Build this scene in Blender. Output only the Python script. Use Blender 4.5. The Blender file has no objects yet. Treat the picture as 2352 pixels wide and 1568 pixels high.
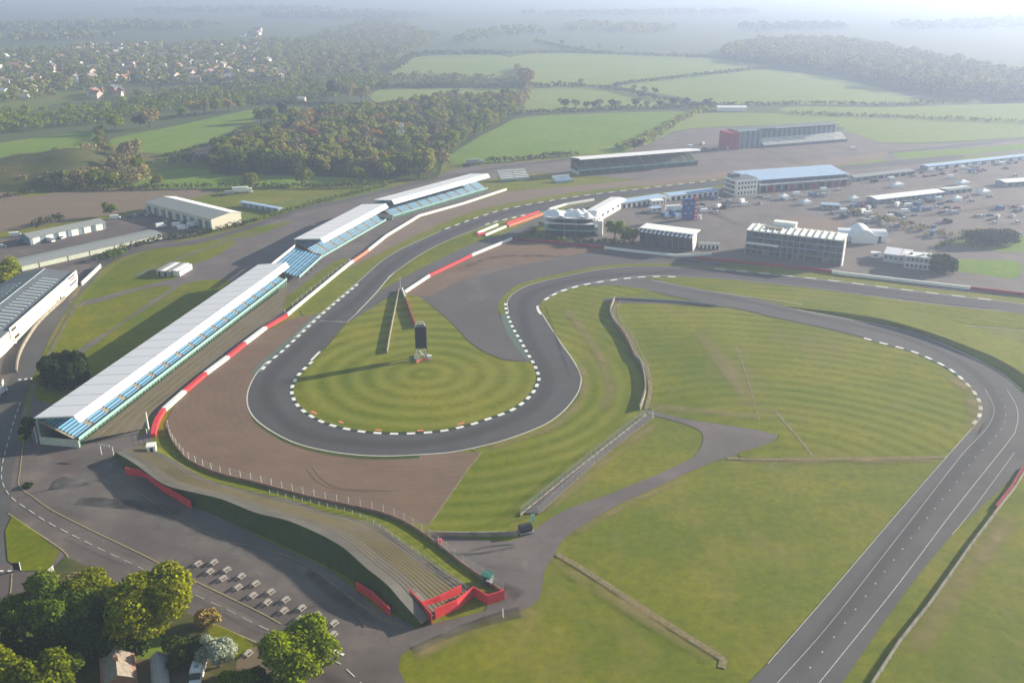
import bpy, bmesh, math, random
import numpy as np
from mathutils import Vector, Matrix
from mathutils.geometry import tessellate_polygon
R = random.Random(7)
rad = math.radians
# ------------------------------------------------------------------ camera, sky, sun
SC = bpy.context.scene
F, YH, H = 2100.0, -60.0, 130.0          # focal length and horizon in photo units (2352 x 1568), flying height in metres
TH = math.atan((784 - YH) / F)
cam = bpy.data.cameras.new("camera"); cam.sensor_width = 36; cam.lens = 36 * F / 2352
cam.clip_start = 1; cam.clip_end = 60000
co = bpy.data.objects.new("camera", cam); SC.collection.objects.link(co)
co.location = (0, 0, H); co.rotation_euler = (math.pi / 2 - TH, 0, 0); SC.camera = co
SUN_EL, SUN_AZ = 15.5, 26.0              # azimuth measured from +X towards +Y
W = bpy.data.worlds.new("World"); SC.world = W; W.use_nodes = True
wn = W.node_tree; bg = wn.nodes["Background"]
sky = wn.nodes.new("ShaderNodeTexSky"); sky.sky_type = 'NISHITA'; sky.sun_disc = False
sky.sun_elevation = rad(SUN_EL); sky.sun_rotation = rad(90 - SUN_AZ); sky.air_density = 1.5; sky.dust_density = 0.6
wn.links.new(sky.outputs[0], bg.inputs[0]); bg.inputs[1].default_value = 0.068
sl = bpy.data.lights.new("sun", 'SUN'); sl.energy = 5.0; sl.angle = rad(0.55); sl.color = (1.0, 0.88, 0.70)
so = bpy.data.objects.new("sun", sl); SC.collection.objects.link(so)
SV = Vector((math.cos(rad(SUN_EL)) * math.cos(rad(SUN_AZ)), math.cos(rad(SUN_EL)) * math.sin(rad(SUN_AZ)), math.sin(rad(SUN_EL))))
so.rotation_euler = SV.to_track_quat('Z', 'Y').to_euler(); so.location = (300, 300, 400)
SC.view_settings.view_transform = 'Standard'; SC.view_settings.look = 'None'
SC.view_settings.exposure = 1.28; SC.view_settings.gamma = 1
SC.render.engine = 'CYCLES'
cy = SC.cycles; cy.use_denoising = True; cy.max_bounces = 6; cy.volume_bounces = 1; cy.diffuse_bounces = 2
cy.glossy_bounces = 2; cy.transmission_bounces = 2; cy.transparent_max_bounces = 4; cy.sample_clamp_indirect = 4
# ------------------------------------------------------------------ measuring: a spot of the photo -> metres on the ground
def G(px, py, z=0.0):
    x = (px - 1176) / F; y = (py - 784) / F
    d = (x, math.cos(TH) - y * math.sin(TH), -math.sin(TH) - y * math.cos(TH))
    t = (z - H) / d[2]
    return Vector((d[0] * t, d[1] * t, z))
def GL(pts, z=0.0): return [G(a, b, z) for a, b in pts]
def cr(pts, n=6, closed=False):
    """Catmull-Rom through points (tuples)"""
    P = [Vector(p) for p in pts]; m = len(P); out = []
    rng = range(m if closed else m - 1)
    for i in rng:
        if closed: p0, p1, p2, p3 = P[i - 1], P[i], P[(i + 1) % m], P[(i + 2) % m]
        else: p0, p1, p2, p3 = P[max(i - 1, 0)], P[i], P[i + 1], P[min(i + 2, m - 1)]
        for k in range(n):
            t = k / n
            out.append(0.5 * ((2 * p1) + (p2 - p0) * t + (2 * p0 - 5 * p1 + 4 * p2 - p3) * t * t + (3 * p1 - p0 - 3 * p2 + p3) * t ** 3))
    if not closed: out.append(P[-1])
    return out
def resample(P, n):
    d = [0]
    for a, b in zip(P, P[1:]): d.append(d[-1] + (b - a).length)
    out = []; j = 0
    for k in range(n):
        s = d[-1] * k / (n - 1)
        while j < len(d) - 2 and d[j + 1] < s: j += 1
        q = (s - d[j]) / max(d[j + 1] - d[j], 1e-9)
        out.append(P[j].lerp(P[j + 1], min(max(q, 0), 1)))
    return out
def plen(P): return sum((b - a).length for a, b in zip(P, P[1:]))
# ------------------------------------------------------------------ materials
def nt(name):
    m = bpy.data.materials.new(name); m.use_nodes = True; n = m.node_tree
    b = n.nodes["Principled BSDF"]; b.inputs["Roughness"].default_value = 0.9
    b.inputs["Specular IOR Level"].default_value = 0.15
    return m, n, b
def rgb(c): return (c[0], c[1], c[2], 1)
def pos_noise(n, scale, detail=4, rough=0.6, stretch=None):
    g = n.nodes.new("ShaderNodeNewGeometry"); t = n.nodes.new("ShaderNodeTexNoise")
    t.inputs["Scale"].default_value = scale; t.inputs["Detail"].default_value = detail; t.inputs["Roughness"].default_value = rough
    if stretch:
        mp = n.nodes.new("ShaderNodeMapping"); mp.inputs["Scale"].default_value = stretch[:3]; mp.inputs["Rotation"].default_value = (0, 0, stretch[3])
        n.links.new(g.outputs["Position"], mp.inputs[0]); n.links.new(mp.outputs[0], t.inputs[0])
    else: n.links.new(g.outputs["Position"], t.inputs[0])
    return t.outputs[0]
def ramp(n, fac, stops):
    r = n.nodes.new("ShaderNodeValToRGB"); e = r.color_ramp.elements
    while len(e) < len(stops): e.new(0.5)
    for q, (p, c) in zip(e, stops): q.position = p; q.color = rgb(c)
    n.links.new(fac, r.inputs[0]); return r.outputs[0]
def mix(n, fac, a, b, mode='MIX'):
    m = n.nodes.new("ShaderNodeMix"); m.data_type = 'RGBA'; m.blend_type = mode
    for s, v in ((0, fac), (6, a), (7, b)):
        if isinstance(v, (int, float)): m.inputs[s].default_value = v
        elif isinstance(v, tuple): m.inputs[s].default_value = rgb(v)
        else: n.links.new(v, m.inputs[s])
    return m.outputs[2]
def maths(n, op, a, b=None):
    m = n.nodes.new("ShaderNodeMath"); m.operation = op
    for s, v in ((0, a), (1, b)):
        if v is None: continue
        if isinstance(v, (int, float)): m.inputs[s].default_value = v
        else: n.links.new(v, m.inputs[s])
    return m.outputs[0]
def flat(name, c, var=0.12, scale=0.6, rough=0.8, metal=0.0, c2=None):
    m, n, b = nt(name); b.inputs["Roughness"].default_value = rough; b.inputs["Metallic"].default_value = metal
    lo = tuple(x * (1 - var) for x in c); hi = tuple(min(1, x * (1 + var)) for x in c) if c2 is None else c2
    n.links.new(ramp(n, pos_noise(n, scale), [(0.3, lo), (0.7, hi)]), b.inputs[0]); return m
def rings(n, cx, cyy, sx, sy, rot, width):
    """concentric mowing stripes round a spot"""
    g = n.nodes.new("ShaderNodeNewGeometry"); mp = n.nodes.new("ShaderNodeMapping"); mp.vector_type = 'TEXTURE'
    mp.inputs["Location"].default_value = (cx, cyy, 0); mp.inputs["Scale"].default_value = (sx, sy, 1e6); mp.inputs["Rotation"].default_value = (0, 0, rot)
    n.links.new(g.outputs["Position"], mp.inputs[0])
    l = n.nodes.new("ShaderNodeVectorMath"); l.operation = 'LENGTH'; n.links.new(mp.outputs[0], l.inputs[0])
    w = maths(n, 'ADD', l.outputs["Value"], maths(n, 'MULTIPLY', pos_noise(n, 0.02, 2), 5.0))
    s = maths(n, 'SINE', maths(n, 'MULTIPLY', w, 2 * math.pi / width))
    return maths(n, 'MULTIPLY_ADD', s, 0.5), s
GR = [(0.116, 0.152, 0.003), (0.185, 0.190, 0.004), (0.270, 0.238, 0.013)]
def turf(n, c, cols, fine):
    mid = ramp(n, pos_noise(n, 0.13, 5, 0.75), [(0.38, (0, 0, 0)), (0.68, (1, 1, 1))])
    c = mix(n, maths(n, 'MULTIPLY', mid, 0.45), c, (cols[0][0] * .62, cols[0][1] * .78, cols[0][2]))
    lush = ramp(n, pos_noise(n, 0.018, 6, 0.7, (1, 1.5, 1, -.6)), [(0.5, (0, 0, 0)), (0.66, (1, 1, 1))])
    c = mix(n, maths(n, 'MULTIPLY', lush, 0.55), c, (cols[0][0] * .70, cols[0][1] * .95, cols[0][2]))
    f = ramp(n, fine, [(0.35, (0, 0, 0)), (0.7, (1, 1, 1))])
    return mix(n, maths(n, 'MULTIPLY', f, 0.5), c, tuple(x * 0.48 for x in cols[0]))
def grass(name, cols=GR, ring=None, dry=0.25, scale=0.025, amt=0.5):
    m, n, b = nt(name)
    big = pos_noise(n, scale, 5, 0.62); fine = pos_noise(n, 0.45, 4, 0.7)
    c = ramp(n, big, [(0.3, cols[0]), (0.5, cols[1]), (0.72, cols[2])])
    c = turf(n, c, cols, fine)
    patch = ramp(n, pos_noise(n, 0.035, 7, 0.72, (1, .6, 1, .5)), [(0.5, (0, 0, 0)), (0.72, (1, 1, 1))])
    c = mix(n, maths(n, 'MULTIPLY', patch, dry), c, (0.20, 0.155, 0.07))
    if ring:
        _, s = rings(n, *ring)
        mk = ramp(n, pos_noise(n, 0.012, 3), [(0.35, (.15, .15, .15)), (0.6, (1, 1, 1))]) if ring[5] < 7 else 1.0
        f = maths(n, 'MULTIPLY', maths(n, 'MULTIPLY', maths(n, 'ADD', maths(n, 'MULTIPLY', s, 0.5), 0.5), amt), mk)
        c = mix(n, f, c, (0.27, 0.265, 0.05))
    n.links.new(c, b.inputs[0]); b.inputs["Specular IOR Level"].default_value = 0.05
    return m
def tarmac(name, c, var=0.16, tint=None, streak=None):
    m, n, b = nt(name); b.inputs["Roughness"].default_value = 0.85
    a = pos_noise(n, 0.05, 5, 0.65, streak); f = pos_noise(n, 0.9, 4, 0.7)
    hi = tint or tuple(x * (1 + var) for x in c)
    k = ramp(n, a, [(0.32, tuple(x * (1 - var) for x in c)), (0.52, c), (0.72, hi)])
    g2 = ramp(n, pos_noise(n, 0.22, 6, 0.8), [(0.42, (0, 0, 0)), (0.62, (1, 1, 1))])
    k = mix(n, maths(n, 'MULTIPLY', g2, 0.22), k, tuple(x * 0.62 for x in c)); k = mix(n, maths(n, 'MULTIPLY', f, 0.3), k, tuple(x * 0.7 for x in c))
    n.links.new(k, b.inputs[0]); return m
def leafmat(name, c, dark=0.45, var=0.5, trans=0.42):
    m = bpy.data.materials.new(name); m.use_nodes = True; n = m.node_tree; n.nodes.clear()
    o = n.nodes.new("ShaderNodeOutputMaterial"); g = n.nodes.new("ShaderNodeNewGeometry"); oi = n.nodes.new("ShaderNodeObjectInfo")
    lo = tuple(x * (1 - var) for x in c); hi = tuple(x * (1 + var) for x in c)
    k = ramp(n, g.outputs["Random Per Island"], [(0.0, lo), (0.55, c), (1.0, (hi[0], hi[1], hi[2] * .7))])
    k2 = ramp(n, oi.outputs["Random"], [(0.0, (.72, .82, .85)), (0.5, (1, 1, 1)), (1.0, (1.25, 1.1, .8))])
    k = mix(n, 1.0, k, k2, 'MULTIPLY')
    d = n.nodes.new("ShaderNodeBsdfDiffuse"); t = n.nodes.new("ShaderNodeBsdfTranslucent"); mx = n.nodes.new("ShaderNodeMixShader")
    mx.inputs[0].default_value = trans
    n.links.new(k, d.inputs[0]); n.links.new(k, t.inputs[0]); n.links.new(d.outputs[0], mx.inputs[1]); n.links.new(t.outputs[0], mx.inputs[2]); n.links.new(mx.outputs[0], o.inputs[0])
    return m
def ribbed(name, c, period, axis=0, depth=0.25, c2=None, duty=0.9, rough=0.55):
    """sheet roof or seating: thin darker lines across, in object coordinates"""
    m, n, b = nt(name); b.inputs["Roughness"].default_value = rough
    tc = n.nodes.new("ShaderNodeTexCoord"); sp = n.nodes.new("ShaderNodeSeparateXYZ"); n.links.new(tc.outputs["Object"], sp.inputs[0])
    fr = maths(n, 'FRACT', maths(n, 'DIVIDE', sp.outputs[axis], period)); g = maths(n, 'GREATER_THAN', fr, duty)
    k = mix(n, maths(n, 'MULTIPLY', pos_noise(n, 0.25), 0.35), c, tuple(x * 0.8 for x in c))
    k = mix(n, g, k, c2 or tuple(x * (1 - depth) for x in c)); n.links.new(k, b.inputs[0]); return m
c0 = G(973, 859)
M = {}
M['grass'] = grass("mown_grass")
M['grass_island'] = grass("ring_mown_grass", ring=(c0.x, c0.y, 1, 1, 0, 8.0), dry=0.35, amt=0.42)
M['grass_outer'] = grass("striped_grass", ring=(c0.x + 10, c0.y - 5, 1.0, 1.0, 0, 6.0), dry=0.45, amt=0.5)
c1 = G(1840, 1085)
M['grass_infield'] = grass("arc_mown_grass", ring=(c1.x, c1.y, 1.2, 1.0, -0.3, 6.0), dry=0.6, amt=0.38)
M['grass_verge'] = grass("verge_grass", cols=[(0.15, 0.17, 0.010), (0.19, 0.20, 0.014), (0.23, 0.225, 0.03)])
M['grass_long'] = grass("rough_grass", cols=[(0.05, 0.065, 0.02), (0.10, 0.11, 0.03), (0.16, 0.13, 0.06)], dry=0.6)
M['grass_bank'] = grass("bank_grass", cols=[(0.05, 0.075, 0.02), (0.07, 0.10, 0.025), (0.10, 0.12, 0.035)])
M['field_green'] = grass("pasture", cols=[(0.15, 0.235, 0.028), (0.19, 0.27, 0.033), (0.23, 0.29, 0.045)], dry=0.08, scale=0.008)
M['field_pale'] = grass("pale_pasture", cols=[(0.20, 0.26, 0.06), (0.24, 0.285, 0.07), (0.28, 0.30, 0.09)], dry=0.1, scale=0.006)
M['field_dull'] = grass("dull_pasture", cols=[(0.13, 0.17, 0.03), (0.165, 0.195, 0.04), (0.20, 0.21, 0.06)], dry=0.25, scale=0.01)
M['field_brown'] = tarmac("ploughed_soil", (0.20, 0.15, 0.105), 0.12, streak=(.3, 2, 1, .2))
M['track'] = tarmac("race_asphalt", (0.094, 0.090, 0.095), 0.16)
M['track_old'] = tarmac("old_asphalt", (0.115, 0.111, 0.114), 0.15)
M['runoff'] = tarmac("runoff_asphalt", (0.118, 0.108, 0.110), 0.10)
M['lot'] = tarmac("worn_tarmac", (0.140, 0.118, 0.112), 0.3, tint=(0.24, 0.19, 0.165))
M['path'] = tarmac("dirt_tarmac", (0.155, 0.133, 0.130), 0.25, tint=(0.21, 0.18, 0.165))
M['road'] = tarmac("road_asphalt", (0.104, 0.100, 0.100), 0.2)
M['paddock'] = tarmac("paddock_tarmac", (0.165, 0.142, 0.132), 0.22)
M['gravel'] = tarmac("gravel", (0.188, 0.124, 0.086), 0.16, streak=(1, 1.6, 1, .3))
def rake(m):
    n = m.node_tree; b = n.nodes["Principled BSDF"]; l = b.inputs[0].links[0].from_socket; _, s = rings(n, c0.x, c0.y, 1, 1, 0, 2.6)
    n.links.new(mix(n, maths(n, 'MULTIPLY', maths(n, 'ADD', maths(n, 'MULTIPLY', s, .5), .5), .07), l, (0.30, 0.215, 0.155)), b.inputs[0])
rake(M['gravel'])
M['gravel2'] = tarmac("pale_gravel", (0.21, 0.155, 0.12), 0.10)
M['concrete'] = flat("concrete", (0.26, 0.235, 0.19), 0.3, 0.5)
M['walkway'] = tarmac("terrace_walkway", (0.17, 0.16, 0.14), 0.3)
M['step_shade'] = flat("step_shade", (0.05, 0.042, 0.03), 0.3, .6)  # dark bands painted as shade on steps that look flat in the sun
M['step_mossy'] = tarmac("mossy_steps", (0.20, 0.165, 0.085), 0.3, tint=(0.22, 0.19, 0.16))
M['steps'] = tarmac("terrace_steps", (0.20, 0.175, 0.14), 0.22, tint=(0.25, 0.21, 0.13), streak=(1, .15, 1, .9))
M['white'] = flat("white_paint", (0.80, 0.79, 0.76), 0.05, 0.4, 0.6)
M['mark'] = flat("road_paint", (0.55, 0.54, 0.50), 0.2, 2)
M['mark_yellow'] = flat("yellow_road_paint", (0.36, 0.29, 0.13), 0.25, 2)
M['dirtline'] = flat("pale_edge", (0.21, 0.18, 0.095), 0.35, 1)
M['red'] = flat("red_paint", (0.66, 0.055, 0.065), 0.12, 0.3, 0.6)
M['salmon'] = flat("faded_red_paint", (0.70, 0.22, 0.14), 0.1, 0.3)
M['redwall'] = flat("dark_red_wall", (0.30, 0.05, 0.06), 0.15, 0.3)
M['teal'] = flat("teal_paint", (0.25, 0.42, 0.39), 0.1, 0.5, 0.5)
M['kerb_dark'] = flat("dark_green_paint", (0.035, 0.06, 0.05), 0.2, 2)
M['kerb_teal'] = flat("faded_green_paint", (0.11, 0.15, 0.13), 0.15, 2)
M['roof_white'] = ribbed("white_sheet_roof", (0.82, 0.81, 0.84), 7.7, 0, 0.55, duty=0.955)
M['canopy'] = flat("white_canopy", (0.84, 0.84, 0.83), 0.03, 0.3, 0.5)
M['seat'] = ribbed("blue_seat_rows", (0.09, 0.26, 0.44), 0.8, 1, 0.25, duty=0.72)
M['seat_dull'] = ribbed("grey_seat_rows", (0.22, 0.27, 0.30), 1.4, 1, 0.5, duty=0.6)
M['green_clad'] = ribbed("green_cladding", (0.08, 0.16, 0.12), 1.9, 0, 0.6, duty=0.55)
M['grey'] = flat("grey_metal", (0.30, 0.31, 0.32), 0.12, 0.5, 0.5)
M['grey_roof'] = ribbed("grey_sheet_roof", (0.27, 0.29, 0.29), 3.0, 0, 0.25, duty=0.9)
M['slate'] = flat("dark_roof", (0.12, 0.14, 0.16), 0.15, 0.2, 0.6)
M['rooflight'] = flat("roof_light_panel", (0.38, 0.44, 0.48), 0.08, 0.5, 0.4)
M['cream'] = ribbed("cream_cladding", (0.62, 0.60, 0.50), 2.5, 0, 0.08)
M['pale_green'] = flat("pale_green_wall", (0.52, 0.56, 0.47), 0.1, 0.3)
M['bluewall'] = ribbed("blue_grey_cladding", (0.20, 0.28, 0.34), 5.0, 0, 0.5, duty=0.55)
M['dark'] = flat("dark_opening", (0.03, 0.034, 0.038), 0.2, 1, 0.4)
M['glass'] = flat("window_glass", (0.06, 0.085, 0.10), 0.2, 0.8, 0.12)
M['wood'] = flat("weathered_timber", (0.42, 0.38, 0.34), 0.15, 3)
M['bark'] = flat("bark", (0.09, 0.07, 0.05), 0.3, 2)
M['tent'] = flat("tent_fabric", (0.78, 0.79, 0.80), 0.03, 0.2, 0.7)
M['blue'] = flat("blue_banner", (0.045, 0.10, 0.30), 0.08, 0.5)
M['ltblue'] = flat("pale_blue_panel", (0.35, 0.48, 0.65), 0.1, 0.5)
M['signgreen'] = flat("mint_panel", (0.30, 0.60, 0.44), 0.1, 1)
M['hutgreen'] = flat("green_hut", (0.05, 0.20, 0.15), 0.15, 1)
M['brick'] = flat("brick", (0.30, 0.16, 0.11), 0.2, 0.8)
M['tile'] = flat("roof_tile", (0.28, 0.24, 0.20), 0.25, 1.5)
M['tile_red'] = flat("red_roof_tile", (0.34, 0.18, 0.14), 0.2, 1)
M['render'] = flat("pale_render", (0.55, 0.47, 0.40), 0.15, 0.5)
M['rust'] = flat("rusty_wall", (0.27, 0.17, 0.13), 0.35, 0.5)
M['tyre'] = flat("tyre_rubber", (0.02, 0.02, 0.02), 0.1, 1)
M['car_white'] = flat("white_car_paint", (0.75, 0.75, 0.76), 0.03, 1, 0.3)
M['car_grey'] = flat("silver_car_paint", (0.33, 0.34, 0.36), 0.03, 1, 0.3)
M['car_dark'] = flat("black_car_paint", (0.04, 0.045, 0.055), 0.05, 1, 0.25)
M['car_red'] = flat("red_car_paint", (0.35, 0.05, 0.04), 0.05, 1, 0.3)
M['car_blue'] = flat("blue_car_paint", (0.08, 0.16, 0.32), 0.05, 1, 0.3)
M['soil'] = tarmac("bare_soil", (0.17, 0.13, 0.09), 0.25)
M['leaf_yellow'] = leafmat("spring_leaves", (0.20, 0.225, 0.012))
M['leaf_gold'] = leafmat("golden_leaves", (0.215, 0.25, 0.012))
M['leaf_green'] = leafmat("green_leaves", (0.135, 0.19, 0.018))
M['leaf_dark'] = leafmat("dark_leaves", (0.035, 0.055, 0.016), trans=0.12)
M['leaf_far'] = leafmat("far_leaves", (0.165, 0.18, 0.075), var=.4, trans=0.3)
M['leaf_hedge'] = leafmat("hedge_leaves", (0.10, 0.12, 0.035), var=.4, trans=0.25)
M['leaf_brown'] = leafmat("budding_twigs", (0.27, 0.225, 0.105), var=0.35, trans=0.15)
M['leaf_orange'] = leafmat("orange_leaves", (0.34, 0.19, 0.07), var=0.3)
M['leaf_mid'] = leafmat("wood_leaves", (0.24, 0.26, 0.045), var=0.45)
M['leaf_bright'] = leafmat("lime_leaves", (0.27, 0.31, 0.010))
M['blossom'] = leafmat("white_blossom", (0.50, 0.50, 0.42), var=0.35)
# ------------------------------------------------------------------ mesh building
def setp(o, label=None, cat=None, group=None, kind=None):
    if label: o['label'] = label
    if cat: o['category'] = cat
    if group: o['group'] = group
    if kind: o['kind'] = kind
    return o
def link(o, parent=None):
    SC.collection.objects.link(o)
    if parent: o.parent = parent
    return o
class MB:
    def __init__(s): s.v = []; s.f = []; s.m = []
    def add(s, vs, fs, mi=0):
        b = len(s.v); s.v += [tuple(v) for v in vs]
        for f in fs: s.f.append(tuple(b + i for i in f)); s.m.append(mi)
        return s
    def box(s, x0, x1, y0, y1, z0, z1, mi=0):
        vs = [(x, y, z) for z in (z0, z1) for x, y in ((x0, y0), (x1, y0), (x1, y1), (x0, y1))]
        return s.add(vs, [(3, 2, 1, 0), (4, 5, 6, 7), (0, 1, 5, 4), (1, 2, 6, 5), (2, 3, 7, 6), (3, 0, 4, 7)], mi)
    def prism(s, prof, x0, x1, mi=0):          # profile of (y, z), counter-clockwise, extruded along x
        n = len(prof); vs = [(x0, y, z) for y, z in prof] + [(x1, y, z) for y, z in prof]
        fs = [(i, (i + 1) % n, n + (i + 1) % n, n + i) for i in range(n)] + [tuple(range(n))[::-1], tuple(range(n, 2 * n))]
        return s.add(vs, fs, mi)
    def beam(s, p, q, w=0.1, mi=0, h=None):
        p, q = Vector(p), Vector(q); d = (q - p); d.normalize(); up = Vector((0, 0, 1)) if abs(d.z) < .9 else Vector((1, 0, 0))
        a = d.cross(up).normalized() * w / 2; b = a.cross(d).normalized() * (h or w) / 2
        vs = [p - a - b, p + a - b, p + a + b, p - a + b, q - a - b, q + a - b, q + a + b, q - a + b]
        return s.add(vs, [(3, 2, 1, 0), (4, 5, 6, 7), (0, 1, 5, 4), (1, 2, 6, 5), (2, 3, 7, 6), (3, 0, 4, 7)], mi)
    def cyl(s, x, y, r, z0, z1, n=8, r2=None, mi=0):
        r2 = r if r2 is None else r2
        vs = [(x + r * math.cos(2 * math.pi * i / n), y + r * math.sin(2 * math.pi * i / n), z0) for i in range(n)] + \
             [(x + r2 * math.cos(2 * math.pi * i / n), y + r2 * math.sin(2 * math.pi * i / n), z1) for i in range(n)]
        return s.add(vs, [(i, (i + 1) % n, n + (i + 1) % n, n + i) for i in range(n)] + [tuple(range(n))[::-1], tuple(range(n, 2 * n))], mi)
    def ribbon(s, P, w0, w1, z0, z1, mi=0):     # solid band along a path; w0, w1 = offsets to the left
        n = len(P); vs = []
        for i, p in enumerate(P):
            d = (P[min(i + 1, n - 1)] - P[max(i - 1, 0)]); d.z = 0; d.normalize(); nn = Vector((-d.y, d.x, 0))
            a = p + nn * w0; b = p + nn * w1
            vs += [(a.x, a.y, z0), (b.x, b.y, z0), (b.x, b.y, z1), (a.x, a.y, z1)]
        fs = [(3, 2, 1, 0), tuple(4 * (n - 1) + k for k in range(4))]
        for i in range(n - 1):
            for k in range(4): fs.append((4 * i + k, 4 * i + (k + 1) % 4, 4 * i + 4 + (k + 1) % 4, 4 * i + 4 + k))
        return s.add(vs, fs, mi)
    def sheet(s, A, B, mi=0):                   # surface between two equally sampled curves
        n = len(A); return s.add(list(A) + list(B), [(i, i + 1, n + i + 1, n + i) for i in range(n - 1)], mi)
    def build(s, name, mats, parent=None, origin=None, **k):
        me = bpy.data.meshes.new(name)
        vs = s.v if origin is None else [(a - origin[0], b - origin[1], c - origin[2]) for a, b, c in s.v]
        me.from_pydata(vs, [], s.f)
        for m in (mats if isinstance(mats, (list, tuple)) else [mats]): me.materials.append(M[m])
        me.polygons.foreach_set("material_index", s.m); me.update()
        o = bpy.data.objects.new(name, me); link(o, parent)
        if origin is not None: o.location = origin
        return setp(o, **k)
def empty(name, loc, rot=0, label=None, cat=None, group=None):
    o = bpy.data.objects.new(name, None); link(o); o.location = loc; o.rotation_euler = (0, 0, rot); o.empty_display_size = 1
    return setp(o, label, cat, group)
def copy_tree(o, parent=None):
    c = o.copy(); link(c, parent)
    for ch in o.children: copy_tree(ch, c)
    return c
Z = [0.006]
def patch(name, mat, pts, smooth=True, z=None, n=6, world=False, kind='structure', skirt=None):
    if z is None: Z[0] += 0.003; z = Z[0]
    P = [Vector(p) for p in (pts if world else GL(pts))]
    if smooth: P = cr(P, n, True)
    P = [Vector((p.x, p.y, z)) for p in P]
    me = bpy.data.meshes.new(name); me.from_pydata([tuple(p) for p in P], [], [t for t in tessellate_polygon([P])])
    bm = bmesh.new(); bm.from_mesh(me); bmesh.ops.recalc_face_normals(bm, faces=bm.faces)
    if bm.faces and sum(f.normal.z for f in bm.faces) < 0: bmesh.ops.reverse_faces(bm, faces=bm.faces)
    bm.to_mesh(me); bm.free(); me.materials.append(M[mat])
    o = bpy.data.objects.new(name, me); link(o); setp(o, kind=kind); return o
def line(name, mat, pts, w=0.3, z=None, n=6, smooth=True, dash=None, off=0.0, world=False):
    """flat painted line or strip of road along a path"""
    if z is None: Z[0] += 0.0012; z = Z[0] + .004
    P = [Vector(p) for p in (pts if world else GL(pts))]
    if smooth: P = cr(P, n)
    mb = MB()
    def rib(Q):
        k = len(Q); vs = []
        for i, p in enumerate(Q):
            d = (Q[min(i + 1, k - 1)] - Q[max(i - 1, 0)]); d.z = 0; d.normalize(); nn = Vector((-d.y, d.x, 0))
            a = p + nn * (off - w / 2); b = p + nn * (off + w / 2); vs += [(a.x, a.y, z), (b.x, b.y, z)]
        mb.add(vs, [(2 * i, 2 * i + 2, 2 * i + 3, 2 * i + 1) for i in range(k - 1)])
    if dash:
        L = plen(P); N = int(L / 0.5) + 2; Q = resample(P, N); st = L / (N - 1); on = max(1, round(dash[0] / st)); cyc = on + max(1, round(dash[1] / st))
        for i in range(0, N - 1, cyc): rib(Q[i:i + on + 1])
    else: rib(P)
    return mb.build(name, mat, kind='structure')
def softmat(name, c, amount=0.6, scale=0.15, cut=(0.25, 0.75)):
    """thin worn or stained layer that fades out at its edges"""
    m, n, b = nt(name); o = n.nodes["Material Output"]
    uv = n.nodes.new("ShaderNodeUVMap"); sp = n.nodes.new("ShaderNodeSeparateXYZ"); n.links.new(uv.outputs[0], sp.inputs[0])
    v = sp.outputs[1]; bump = maths(n, 'MULTIPLY', maths(n, 'MULTIPLY', v, maths(n, 'SUBTRACT', 1.0, v)), 4.0)
    u = sp.outputs[0]; ends = maths(n, 'MULTIPLY', maths(n, 'MULTIPLY', u, maths(n, 'SUBTRACT', 1.0, u)), 16.0); n.nodes[-1].use_clamp = True
    nz = ramp(n, pos_noise(n, scale, 4, 0.65), [(cut[0], (0, 0, 0)), (cut[1], (1, 1, 1))])
    f = maths(n, 'MULTIPLY', maths(n, 'MULTIPLY', bump, ends), maths(n, 'MULTIPLY', nz, amount))
    t = n.nodes.new("ShaderNodeBsdfTransparent"); mx = n.nodes.new("ShaderNodeMixShader"); b.inputs[0].default_value = rgb(c)
    n.links.new(f, mx.inputs[0]); n.links.new(t.outputs[0], mx.inputs[1]); n.links.new(b.outputs[0], mx.inputs[2]); n.links.new(mx.outputs[0], o.inputs[0]); return m
def soft(name, mat, pts, w, off=0.0, n=6, smooth=True):
    Z[0] += 0.0012; z = Z[0] + .004; P = GL(pts); P = cr(P, n) if smooth else P; k = max(2, int(plen(P) / 3)); Q = resample(P, k + 1)
    vs = []; uvs = []
    for i, p in enumerate(Q):
        d = (Q[min(i + 1, k)] - Q[max(i - 1, 0)]); d.z = 0; d.normalize(); nn = Vector((-d.y, d.x, 0))
        for e in (-1, 1): q = p + nn * (off + e * w / 2); vs.append((q.x, q.y, z)); uvs.append((i / k, (e + 1) / 2))
    me = bpy.data.meshes.new(name); me.from_pydata(vs, [], [(2 * i, 2 * i + 2, 2 * i + 3, 2 * i + 1) for i in range(k)]); me.materials.append(M[mat])
    ul = me.uv_layers.new(name="UVMap")
    for l in me.loops: ul.data[l.index].uv = uvs[l.vertex_index]
    o = bpy.data.objects.new(name, me); link(o); return setp(o, kind='structure')
M['rubber'] = softmat("rubber_line", (0.055, 0.055, 0.062), 0.24, 0.05, (0.15, 0.6))
M['pale_wear'] = softmat("pale_wear", (0.24, 0.215, 0.20), 0.7, 0.12, (0.3, 0.7))
M['dry_wear'] = softmat("dry_grass_wear", (0.31, 0.24, 0.11), 0.75, 0.09, (0.3, 0.7))
M['dark_stain'] = softmat("dark_stain", (0.045, 0.043, 0.045), 0.55, 0.2, (0.35, 0.65))
M['lush'] = softmat("lush_grass_band", (0.07, 0.12, 0.01), 0.7, 0.08, (0.3, 0.7))
def kerb(pts, w=1.1, mats=('white', 'kerb_dark'), seg=2.6, off=0.0, n=8):
    P = cr(GL(pts), n); L = plen(P); k = max(2, int(L / seg)); Q = resample(P, k * 2 + 1); mb = MB()
    for i in range(k): mb.ribbon(Q[2 * i:2 * i + 3], off - w / 2, off + w / 2, 0.0, 0.16, i % len(mats))
    return mb.build('track_kerb', list(mats), kind='structure')
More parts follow.
